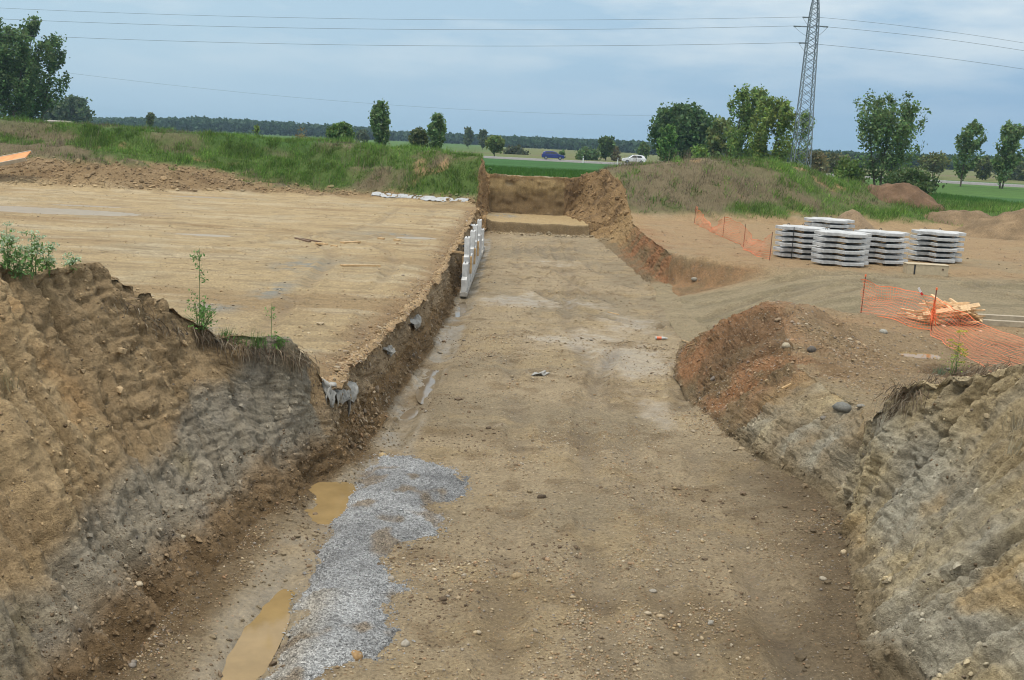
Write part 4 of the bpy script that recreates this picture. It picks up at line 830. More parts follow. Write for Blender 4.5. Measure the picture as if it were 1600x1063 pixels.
top = [gp(A_.x, A_.y, 1.0), gp(A_.x + .15, 28.6, .80), gp(9.75, 27.8, .72), gp(9.95, 27.0, .74), gp(B_.x, B_.y, .82), gp(10.35, 25.3, .62), gp(10.75, 24.6, .42), gp(11.1, 24.0, .30), gp(11.5, 23.4, .24), gp(11.9, 22.7, .20)]
bot = [gp(A_.x - .03, A_.y, .04), gp(9.2, 28.3, .03), gp(9.35, 27.4, .03), gp(9.6, 26.6, .03), gp(B_.x - .06, B_.y - .05, .04), gp(9.7, 25.0, .03), gp(9.6, 24.0, .03), gp(9.55, 23.2, .04), gp(9.55, 22.4, .05), gp(9.6, 21.6, .05)]
child_world(net(top, bot, .09, .008, 12, .17, 9), ORANGE, f2_)
for p0, h in ((gp(A_.x, A_.y, -.2), 1.06), (gp(B_.x, B_.y, -.2), 1.02)):
    mb = MB(); mb.tube([p0, p0 + Vector((.03, .03, h + .2))], .014, 6); o = mb.build('post', RUST, f2_); o.matrix_parent_inverse = Matrix.Translation(-f2_.location)
    mb = MB(); mb.tube([p0 + Vector((.03, .03, h + .17)), p0 + Vector((.03, .03, h + .23))], .024, 8); o = mb.build('post_cap', ORANGE, f2_); o.matrix_parent_inverse = Matrix.Translation(-f2_.location)
# bunched netting tied to the second post
g = np.random.default_rng(3); mb = MB()
for k_ in range(26):
    a = B_ + Vector((g.normal(0, .05), g.normal(0, .05), g.uniform(-.75, .1) + .75)); mb.bar((a.x, a.y, gz_(B_.x, B_.y) + g.uniform(.1, .3)), (B_.x + g.normal(0, .03), B_.y + g.normal(0, .03), gz_(B_.x, B_.y) + g.uniform(.45, .85)), .018, .004)
o = mb.build('tied_netting', ORANGE, f2_); o.matrix_parent_inverse = Matrix.Translation(-f2_.location)
# tape
q = B_ + Vector((-.32, .1, 0)); zq = gz_(q.x, q.y); t_ = empty('marker_tape', (q.x, q.y, zq + .92), (R(8), R(-35), 0)); tag(t_, 'torn end of red and white tape fluttering above the stakes', 'tape')
MB().box((0, 0, .05), (.05, .006, .14)).build('white_end', mat_simple('white_plastic', (.8, .8, .8), .4, .05), t_); MB().box((0, 0, -.06), (.05, .006, .08)).build('red_end', mat_simple('red_plastic', (.65, .04, .04), .4, .05), t_)
MB().bar((0, 0, -.1), (-.02, -.02, -.95), .012).build('stem', TIMBER, t_)

# pile of pale wooden stakes
g = np.random.default_rng(12); C0 = Vector((10.95, 27.35, 0)); stake0 = {}
GROUND = gz_(C0.x, C0.y)
for k_ in range(64):
    ll = (.62, .8, 1.0)[k_ % 3]
    if ll not in stake0:
        mb = MB(); w_ = .062; mb.raw([(x * ll / 2 - (0 if x < 0 else .12), y * w_ / 2, z * .05 / 2) for x in (-1, 1) for y in (-1, 1) for z in (-1, 1)] + [(ll / 2, 0, 0)], [(0, 1, 3, 2), (0, 4, 5, 1), (2, 3, 7, 6), (0, 2, 6, 4), (1, 5, 7, 3), (4, 6, 8), (6, 7, 8), (7, 5, 8), (5, 4, 8)])
        o = stake0[ll] = mb.build('wooden_stake', PALEWOOD)
    else: o = stake0[ll].copy(); COL.objects.link(o)
    tt = (k_ / 64) ** .8; rx = 1.0 * (1 - .7 * tt); ry = .42 * (1 - .6 * tt)
    front = k_ % 5 < 3
    o.location = (C0.x + g.uniform(-rx, rx), C0.y + g.uniform(-ry, ry) - .1, GROUND + .04 + tt * .46 + g.uniform(0, .03))
    o.rotation_euler = (g.uniform(-.3, .3), g.uniform(-.22, .3), R(-78 + g.normal(0, 16)) if front else R(g.normal(8, 18)))
    tag(o, 'short pointed pale wooden stake in the heap behind the collapsed orange netting', 'wooden stake', 'pale wooden stakes heaped behind the netting')
for k_, (ox, oy, oz, ang) in enumerate(((-.42, -.52, .24, 12), (-.30, -.56, .36, 9), (-.02, -.5, .44, 14))):
    o = MB().box((0, 0, 0), (1.25, .11, .05), bev=.004).build('plank', PALEWOOD, None, loc=(C0.x + ox, C0.y + oy, GROUND + oz), rot=(R(50), R(-7 - k_), R(ang)))
    tag(o, ['pale board lowest of three leaning on the front of the stake heap', 'pale board in the middle of three leaning on the stake heap', 'pale board laid highest across the front of the stake heap'][k_], 'board', 'boards on the stake heap')
for k_, (pxs, dist, L_) in enumerate((((1538, 497), 28.2, 2.1), ((1566, 512), 27.2, 2.4))):
    q = P(pxs[0], pxs[1], y=dist); o = MB().box((0, 0, .07), (L_, .18, .14), bev=.006).build('beam', mat_simple('grey_beam', (.36, .30, .21), .7, .25, 6), None, loc=(q.x + .15, q.y, gz_(q.x, q.y)), rot=(0, 0, R(-2 - k_ * 2)))
    tag(o, ['long squared beam lying behind the netting, the farther of two', 'long squared beam lying behind the netting, the nearer of two'][k_], 'beam', 'squared beams right of the stakes')

# litter: bottle, sticks, planks, geotextile
q, _ = hit(1033, 531); t_ = empty('plastic_bottle', q + Vector((0, 0, .045)), (0, R(90), R(8))); tag(t_, 'clear plastic bottle with an orange wrapper lying on the trench floor', 'bottle')
MB().tube([(0, 0, z) for z in (-.17, -.165, .06, .11, .13, .155)], [.03, .044, .044, .03, .016, .016], 12).build('body', mat_simple('clear_plastic', (.5, .52, .5), .15, .05), t_, True)
MB().tube([(0, 0, -.14), (0, 0, .0)], .0455, 12, False).build('wrapper', mat_simple('orange_wrapper', (.7, .2, .1), .4, .1), t_, True); MB().tube([(0, 0, .15), (0, 0, .175)], .019, 10).build('cap', mat_simple('white_cap', (.7, .7, .7), .4, .05), t_)
def stick(px0, px1, w_, h_, mat, name, label, cat, lift=.0):
    a, _ = hit(*px0); b, _ = hit(*px1)
    if a is None or b is None: return
    m_ = (a + b) / 2; mb = MB(); mb.bar(a - m_, b - m_, w_, h_); o = mb.build(name, mat, None, loc=m_ + Vector((0, 0, h_ * .35 + lift))); tag(o, label, cat)
stick((532, 415.5), (594, 416.5), .12, .05, TIMBER, 'plank', 'plank lying alone across the sandy platform near the trench', 'plank')
stick((462, 373), (484, 379), .10, .06, DARKWOOD, 'plank', 'dark weathered board, left of two lying crossed on the platform', 'board')
stick((472, 374), (501, 379), .08, .05, DARKWOOD, 'plank', 'dark weathered board, longer of two lying crossed on the platform', 'board')
stick((495, 381), (510, 383), .14, .06, TIMBER, 'plank', 'short pale offcut beside the dark crossed boards', 'offcut')
stick((535, 380.5), (560, 379.5), .22, .07, TIMBER, 'plank', 'widest pale offcut among the scraps on the platform', 'offcut')
stick((517, 385), (527, 386), .12, .06, TIMBER, 'plank', 'small square offcut left of the widest one', 'offcut')
stick((591, 373.5), (600, 374.5), .16, .07, TIMBER, 'plank', 'brown offcut nearest the trench edge, left of two', 'offcut')
stick((617, 376), (624, 377), .15, .07, TIMBER, 'plank', 'brown offcut nearest the trench edge, right of two', 'offcut')
stick((1066, 532), (1083, 538), .035, .02, TIMBER, 'stick', 'pale split stick lying at the foot of the red mound', 'stick')
stick((1074, 541), (1088, 537), .03, .02, TIMBER, 'stick', 'second pale stick crossing the split one at the red mound', 'stick')
stick((950, 488), (967, 492), .05, .02, TIMBER, 'stick', 'thin splinter of wood on the wet middle of the trench floor', 'stick')
stick((1222, 608), (1236, 601), .05, .03, TIMBER, 'stick', 'splinter of wood on the edge above the right bank', 'stick')
# geotextile
def cloth(name, rows_, mat, label, wob=.03, seed=0, sub=6):
    """sheet through rows of points (each row same count), rippled"""
    A = np.array([[tuple(p) for p in r] for r in rows_], float); a, b = A.shape[:2]
    ui = np.linspace(0, a - 1, (a - 1) * sub + 1); vi = np.linspace(0, b - 1, (b - 1) * sub + 1)
    G = np.stack([np.stack([np.interp(vi, range(b), [np.interp(u_, range(a), A[:, j, k]) for j in range(b)]) for k in range(3)], -1) for u_ in ui])
    gx = np.arange(len(ui))[:, None] * 1.0; gv = np.arange(len(vi))[None, :] * 1.0
    for k, s_ in ((0, 1), (1, 3), (2, 5)): G[..., k] += wob * vn(gx * .45, gv * .45, 0 * gx, seed + s_)
    i = np.arange(G.shape[0] * G.shape[1]).reshape(G.shape[:2]); F = np.stack([i[:-1, :-1], i[:-1, 1:], i[1:, 1:], i[1:, :-1]], -1).reshape(-1, 4)
    o = link(name, np_mesh(name, G.reshape(-1, 3), F), mat); tag(o, label, 'geotextile'); so_ = o.modifiers.new('thickness', 'SOLIDIFY'); so_.thickness = .008; return o
WHITE = mat_simple('white_sheet', (.4, .41, .41), .7, .12, 3, bump=.3)
xs_ = np.linspace(-9.6, -3.3, 22)
def bermfoot(x):
    ys = np.arange(63, 76, .12); zs = np.array([float(left_z(x, y_)) for y_ in ys]); k_ = np.argmax(zs > 1.30 + .30 + .0 * x); return ys[k_]
cloth('geotextile_strip', [[Vector((x, bermfoot(x) - .34 - .12 * math.sin(x * 2), gz_(x, bermfoot(x) - .34) + .015)) for x in xs_], [Vector((x, bermfoot(x) - .12, gz_(x, bermfoot(x) - .12) + .05 + .05 * math.sin(x * 3.1))) for x in xs_], [Vector((x, bermfoot(x) + .1, gz_(x, bermfoot(x) + .1) + .02 + .03 * math.sin(x * 5))) for x in xs_]], WHITE, 'white geotextile strip along the foot of the grassy berm', .05, 5, 4)
q, _ = hit(516, 600); cloth('geotextile_sheet', [[Vector((q.x - .55, q.y + .1, gz_(q.x - .55, q.y + .1) + .03)), Vector((q.x - .25, q.y + .2, gz_(q.x - .25, q.y + .2) + .06)), Vector((q.x + .05, q.y + .15, gz_(q.x, q.y + .15) + .04))], [Vector((q.x - .5, q.y - .15, gz_(q.x - .5, q.y - .15) + .04)), Vector((q.x - .2, q.y - .12, gz_(q.x - .2, q.y - .12) + .07)), Vector((q.x + .1, q.y - .05, q.z - .02))]], FABRIC, 'small grey cloth lying on the near corner of the sandy platform', .04, 27)
q, _ = hit(735, 353); cloth('geotextile_sheet', [[Vector((q.x - .85, q.y + .2, q.z + .02)), Vector((q.x - .2, q.y + .3, q.z + .22)), Vector((q.x + .35, q.y + .1, q.z - .02))], [Vector((q.x - .85, q.y - .3, q.z + .02)), Vector((q.x - .2, q.y - .25, q.z + .15)), Vector((q.x + .42, q.y - .4, q.z - .12))]], WHITE, 'crumpled white sheet on the trench edge above the standing panels', .05, 7)
def rags(pxs, N, L_, label, seed, w_=.05):
    N = max(3, int(N * .75)); L_ *= .62; w_ *= .7; g = np.random.default_rng(seed); pth = path_px(pxs); mb = MB()
    for k_ in range(N):
        s_ = g.random() * (len(pth) - 1); a = int(s_); b = pth[a].lerp(pth[a + 1], s_ - a) + Vector((.05, -.03, g.normal(.02, .03))); L2 = L_ * g.uniform(.4, 1.3); ww = w_ * g.uniform(.5, 1.6); sw = g.normal(0, .06)
        d = Vector((.08, g.normal(0, .3), 0)); p1 = b; p2 = b + Vector((.10, sw, -L2 * .45)) ; p3 = b + Vector((.10 + g.normal(0, .03), sw * 1.5, -L2))
        e = Vector((.25, 1, 0)).normalized() * ww
        mb.raw([p1 - e + Vector((-.12, 0, .04)), p1 + e + Vector((-.12, 0, .04)), p1 + e, p1 - e, p2 + e * .8, p2 - e * .7, p3 + e * .25, p3 - e * .25], [(0, 1, 2, 3), (3, 2, 4, 5), (5, 4, 6, 7)])
    for a, b in (zip(pth[:-1], pth[1:]) if N > 9 else [(pth[0].lerp(pth[-1], .2), pth[0].lerp(pth[-1], .8))]):
        h_ = Vector((-.07, 0, .05)); a2, b2 = a + Vector((.06, 0, .01)), b + Vector((.06, 0, .01)); mb.raw([a2 + h_ * 2.2, b2 + h_ * 2.2, b2 + h_ * .6, a2 + h_ * .6, a2 - Vector((-.03, 0, .04)), b2 - Vector((-.03, 0, .04))], [(0, 1, 2, 3), (3, 2, 5, 4)])
    o = mb.build('torn_geotextile', FABRIC); tag(o, label, 'geotextile', 'torn geotextile hanging along the trench wall')
def hanging(pxs, m_, L_, label, seed):
    """torn cloth caught in the lip of the wall, folded and hanging to ragged lengths"""
    g = np.random.default_rng(seed); pth = path_px(pxs); rows_ = [[], [], [], []]
    for s_ in np.linspace(0, len(pth) - 1.001, m_):
        a = int(s_); b = pth[a].lerp(pth[a + 1], s_ - a); L2 = L_ * g.uniform(.25, 1.25) * (.5 if g.random() < .3 else 1)
        rows_[0].append(b + Vector((-.16, .05, .05))); rows_[1].append(b + Vector((.03, -.03, .02))); rows_[2].append(b + Vector((.09 + g.normal(0, .03), -.04, -L2 * .45))); rows_[3].append(b + Vector((.10 + g.normal(0, .035), -.05 + g.normal(0, .04), -L2)))
    cloth('torn_geotextile', rows_, FABRIC, label, .035, seed, 5)
hanging([(500, 594), (512, 604), (526, 612), (541, 612), (553, 598)], 17, .36, 'torn grey geotextile hanging at the near corner of the platform', 51)
hanging([(640, 505), (646, 500), (652, 492)], 7, .26, 'small torn geotextile hanging midway along the trench wall', 54)
hanging([(600, 548), (608, 541)], 5, .16, 'smallest torn geotextile between the near corner and the midway one', 56)
# orange faced board leaning on the dirt heaps at the left edge
qa = P(-60, 262, y=64.0); qb = P(44, 242, y=64.0); t_ = empty('formwork_panel', (qa + qb) / 2, (0, 0, 0)); tag(t_, 'orange faced formwork panel propped on the dirt heaps at the far edge of the platform', 'formwork panel')
d = (qb - qa); L_ = d.length; ang = math.atan2(d.z, d.x)
pn = MB(); pn.box((0, 0, 0), (L_, 1.0, .06), bev=.01).build('face', mat_simple('orange_board', (.62, .27, .09), .6, .25, 2), t_)
for s_ in (-1, 1): MB().box((0, s_ * .54, -.06), (L_ + .03, .08, .22), bev=.008).build('side_rail', mat_simple('grey_rail', (.42, .36, .28), .7, .2, 5), t_)
t_.rotation_euler = (R(22), -ang, 0)
# orange board half hidden behind the white flowering plants
q = P(25, 391, y=23); o = MB().box((0, 0, .1), (2.6, .2, .05), bev=.006).build('plank', mat_simple('orange_plank', (.6, .3, .1), .6, .2, 3), None, loc=(q.x - .4, q.y, gz_(q.x, q.y)), rot=(R(20), 0, R(4)))
tag(o, 'orange board lying on the platform behind the white flowering weeds', 'plank')

# notable stones
def stone(px, py, dia, colr, label, flat=.7, seed=0, up=.0):
    q, nn = hit(px, py)
    if q is None: return
    g = np.random.default_rng(seed + 100); me = lumps('stone', np.zeros((1, 3)), np.array([[0, 0, 1.0]]), np.array([dia / 2]), np.array([colr]) * np.array([.86, .80, .70]), ICO2, g, flat, .13, .34, True)
    tag(link('stone', me, STONE, loc=q + Vector((0, 0, up))), label, 'stone', 'larger stones lying about the trench')
for k_, a in enumerate((
    (555, 1026, .17, (.34, .235, .125), 'round ochre stone at the near end of the gravel strip'), (808, 902, .12, (.36, .29, .19), 'rounded tan stone alone in the middle of the trench floor'),
    (1318, 864, .095, (.62, .54, .40), 'cream white stone at the foot of the near right bank'), (1286, 906, .11, (.4, .38, .33), 'pale grey stone below the cream one by the right bank'),
    (1316, 640, .30, (.17, .18, .18), 'largest dark grey stone on the edge of the right bank'), (1288, 655, .14, (.2, .19, .18), 'dark stone just left of the largest grey one'), (1345, 636, .13, (.28, .28, .27), 'smaller grey stone right of the largest one'),
    (1083, 545 + 130, .10, (.42, .37, .3), 'pale stone at the foot of the red mound'), (1020, 925, .09, (.33, .32, .30), 'grey flat stone on the floor near the right bank'), (598, 714, .15, (.45, .36, .22), 'tan stone sitting on the top of the gravel strip'),
    (1380, 520, .16, (.36, .37, .36), 'pale grey stone below the first post of the collapsed netting'), (1228, 490 + 52, .20, (.44, .40, .32), 'whitish stone on top of the red mound'), (1268, 548, .18, (.14, .13, .125), 'blackish stone on top of the red mound'),
    (1085, 438 , .32, (.30, .29, .26), 'pale boulder at the foot of the cut beyond the haul track'), (846, 778, .13, (.09, .07, .05), 'dark lump of mud right of the gravel strip'), (611, 905, .09, (.38, .36, .33), 'grey pebble at the right edge of the gravel strip'),
    (633, 1008, .10, (.42, .41, .38), 'pale pebble right of the ochre stone'), (1110, 975, .08, (.34, .34, .33), 'bluish pebble on the near floor'), (216, 914, .09, (.52, .47, .38), 'white stone stuck in the left bank'), (284, 841, .09, (.50, .45, .35), 'cream stone higher in the left bank by the ditch'))):
    stone(*a, seed=k_)
q, _ = hit(845, 587); cloth('plastic_scrap', [[Vector((q.x - .22, q.y - .2, q.z + .02)), Vector((q.x, q.y - .1, q.z + .06)), Vector((q.x + .1, q.y, q.z + .02))], [Vector((q.x - .1, q.y + .1, q.z + .03)), Vector((q.x + .08, q.y + .15, q.z + .09)), Vector((q.x + .22, q.y + .25, q.z + .02))]], FABRIC, 'crumpled pale scrap lying in the middle of the trench floor', .05, 17)
bpy.data.objects['plastic_scrap']['category'] = 'scrap'

# spoil piles beyond the stacks
def pile(px, py, dist, rx, ry, h, colr, label, seed, name='dirt_pile', rough=1.0):
    q = P(px, py, y=dist); zb_ = gz_(q.x, q.y) if abs(q.x) < 78 else float(zfield(q.x, q.y)); m_ = 90
    uu, vv_ = np.meshgrid(np.linspace(-1.15, 1.15, m_), np.linspace(-1.15, 1.15, m_)); rr_ = np.hypot(uu, vv_)
    prof = np.clip(1 - rr_ * (1 + .18 * vn(uu * 2, vv_ * 2, 0 * uu, seed)), -.12, 1); prof = np.where(prof > .82, .82 + (prof - .82) * .5, prof)
    X_ = uu * rx; Y_ = vv_ * ry; H = prof * h + rough * (.22 * fbm(X_, Y_, 0 * X_, .8, 3, seed + 2) + .16 * np.maximum(fbm(X_, Y_, 0 * X_, 2.2, 3, seed + 3), -.2)) * np.clip(prof * 6, 0, 1) - .06
    i = np.arange(m_ * m_).reshape(m_, m_); F = np.stack([i[:-1, :-1], i[:-1, 1:], i[1:, 1:], i[1:, :-1]], -1).reshape(-1, 4)
    gq = np.array([[gz_(q.x + a, q.y + b) if abs(q.x + a) < 78 else zb_ for a, b in zip(ra, rb_)] for ra, rb_ in zip(X_[::6, ::6], Y_[::6, ::6])])
    gz2 = np.stack([np.interp(np.linspace(0, 1, m_), np.linspace(0, 1, gq.shape[1]), r_) for r_ in gq]); gz2 = np.stack([np.interp(np.linspace(0, 1, m_), np.linspace(0, 1, gq.shape[0]), c_) for c_ in gz2.T], 1)
    c_ = np.array(colr) * (1 + .5 * fbm(X_, Y_, H, 1.5, 4, seed + 5))[..., None]
    me = np_mesh(name, np.stack([X_, Y_, H + gz2 - zb_], -1).reshape(-1, 3), F[(rr_.ravel()[F] < 1.15).all(1)], dict(Col=c_.reshape(-1, 3), wet=np.zeros(m_ * m_), peb=np.full(m_ * m_, .4)))
    tag(link(name, me, EARTH, loc=(q.x, q.y, zb_)), label, 'dirt pile')
pile(1330, 350, 55, 1.9, 1.8, 1.75, (.30, .215, .13), 'cone of brown sand behind the panel stacks', 1, 'sand_pile', .35)
pile(1415, 313, 72, 2.9, 2.4, 1.25, (.17, .105, .062), 'reddish brown heap on the green slope by the dark bush', 2)
pile(1625, 362, 63, 5.6, 3.4, 2.2, (.25, .175, .10), 'large tan heap of spoil at the far right', 3)
pile(1520, 342, 68, 3.6, 1.6, .95, (.24, .17, .10), 'low tan ridge of spoil left of the large tan heap', 4)
# ------------------------------------------------------------------ trees, bushes, weeds
def quads(centers, size, g, flat=None, aspect=1.6):
    """leaf sized diamonds at random orientations"""
    N = len(centers); a = g.normal(size=(N, 3)); a /= np.linalg.norm(a, axis=1, keepdims=True)
    b = np.cross(a, g.normal(size=(N, 3))); b /= np.linalg.norm(b, axis=1, keepdims=True) + 1e-9
    s_ = (size * g.uniform(.6, 1.4, N))[:, None]
    W = np.stack([centers - a * s_ * aspect / 2, centers + b * s_ / 2, centers + a * s_ * aspect / 2, centers - b * s_ / 2], 1)
    return W.reshape(-1, 3), np.arange(4 * N).reshape(N, 4)
def tree(name, label, cat, px, dist, top_py, w_px, kind, nleaf, leaf, colr, seed, base_py=None, lean=0., group=None, cone=False, low=.0):
    g = np.random.default_rng(seed); b = P(px, base_py or 240, y=dist); x = b.x; zb_ = gz_(x, dist) if (abs(x) < 78 and dist < 104) else float(zfield(x, dist))
    H = P(px, top_py, y=dist).z - zb_; Wd = w_px * dist / FPX / 2
    root = empty(name, (x, dist, zb_)); tag(root, label, cat, group)
    br = []; cen = []; cw = []
    if kind == 'poplar':
        ntr = 1 if Wd < 2.2 else (3 if Wd > 3.0 else 2)
        for t_ in range(ntr):
            ox = (t_ - (ntr - 1) / 2) * Wd * .55; hh_ = H * (1 - .12 * abs(t_ - (ntr - 1) / 2) * g.uniform(.3, 1.2))
            tr = [Vector((ox * .25 + ox * .75 * min(1, s_ * 1.6) + lean * s_ * s_ * H * .18, g.normal(0, .05) * s_, s_ * hh_ * .97)) for s_ in np.linspace(0, 1, 9)]
            br.append((tr, [max(.012 * H * (1 - s_) + .015, .02) for s_ in np.linspace(0, 1, 9)]))
            nb = int(44 / ntr ** .4)
            for k_ in range(nb):
                s_ = g.uniform(.10 + low, .96); p0 = tr[0].lerp(tr[-1], 0) if False else Vector([np.interp(s_, np.linspace(0, 1, 9), [q[c] for q in tr]) for c in range(3)])
                az = g.random() * 6.283; env = (1.12 * (1 - s_) ** .75 + .10) if cone else math.sin(PI * min(1, (.13 + .87 * s_)) ** .75) ** .7; L_ = Wd * env * g.uniform(.55, 1.05) / (1.0 if ntr == 1 else 1.25)
                rise = L_ * g.uniform(.9, 1.9); e = p0 + Vector((math.cos(az) * L_ + lean * L_ * .5, math.sin(az) * L_, min(rise, hh_ * 1.0 - p0.z + .3)))
                mid = p0.lerp(e, .5) + Vector((math.cos(az) * L_ * .12, math.sin(az) * L_ * .12, -rise * .1))
                br.append(([p0, mid, e], [.004 * H * (1 - s_) + .012, .012, .006]))
                m_ = 7
                for q in range(m_):
                    f_ = (q + .7) / m_; c_ = p0.lerp(mid, f_ * 2) if f_ < .5 else mid.lerp(e, f_ * 2 - 1); cen.append(c_); cw.append(.35 + f_)
        sprd = Wd * .05 + .07; nleaf = int(nleaf * .9)
    elif kind == 'round':
        tr = [Vector((0, 0, 0)), Vector((g.normal(0, .1), 0, H * .25)), Vector((g.normal(0, .3), 0, H * .6))]; br.append((tr, [.028 * H, .02 * H, .01 * H]))
        nc = 95; rz = H * (.5 - low / 2); cz = H - rz
        for k_ in range(nc):
            v_ = g.normal(size=3); v_ /= np.linalg.norm(v_); r_ = g.uniform(.45, .95) ** .6; c_ = Vector((v_[0] * Wd * r_ * .92, v_[1] * Wd * r_ * .9, cz + v_[2] * rz * r_ * .93))
            if v_[2] < 0: c_.x *= 1 - .25 * abs(v_[2])
            cen.append(c_); cw.append(1.0)
            if k_ % 4 == 0: br.append(([tr[1].lerp(tr[2], g.random()), c_], [.006 * H, .01]))
        sprd = Wd * .14
    else:   # bush
        nc = 46
        for k_ in range(nc):
            v_ = g.normal(size=3); v_ /= np.linalg.norm(v_); v_[2] = abs(v_[2]); r_ = g.uniform(.4, .95); c_ = Vector((v_[0] * Wd * r_, v_[1] * Wd * r_, v_[2] * H * .88 * r_ + H * .05)); cen.append(c_); cw.append(1.0)
            if k_ % 3 == 0: br.append(([Vector((g.normal(0, Wd * .08), g.normal(0, Wd * .08), 0)), c_], [.02 + .006 * H, .008]))
        sprd = Wd * .17
    cen = np.array([tuple(c) for c in cen]); cw = np.array(cw); pick = g.choice(len(cen), nleaf, p=cw / cw.sum())
    pos = cen[pick] + g.normal(size=(nleaf, 3)) * sprd * np.array([1, 1, 1.25 if kind == 'poplar' else .8]); pos[:, 2] = np.maximum(pos[:, 2], .05)
    if kind == 'poplar': leaf *= .8
    W, F = quads(pos, leaf, g); clump_ = g.uniform(.62, 1.4, len(cen))[pick]
    colr = tuple(c * 1.6 for c in colr); c_ = np.array(colr) * clump_[:, None] * g.uniform(.7, 1.35, (nleaf, 1)) * np.stack([g.uniform(.9, 1.35, nleaf), np.ones(nleaf), g.uniform(.8, 1.1, nleaf)], -1)
    link('crown', np_mesh('crown', W, F, dict(Col=np.repeat(c_, 4, axis=0)), False), LEAF, root)
    mb = MB()
    for pts, rd in br: mb.tube(pts, list(rd), 5, False)
    mb.build('trunk', BARK, root)
    return root
G1 = (.07, .125, .04); G2 = (.11, .175, .05); G3 = (.13, .21, .05); G4 = (.065, .115, .045); G5 = (.09, .15, .06); BRG = (.10, .10, .05)
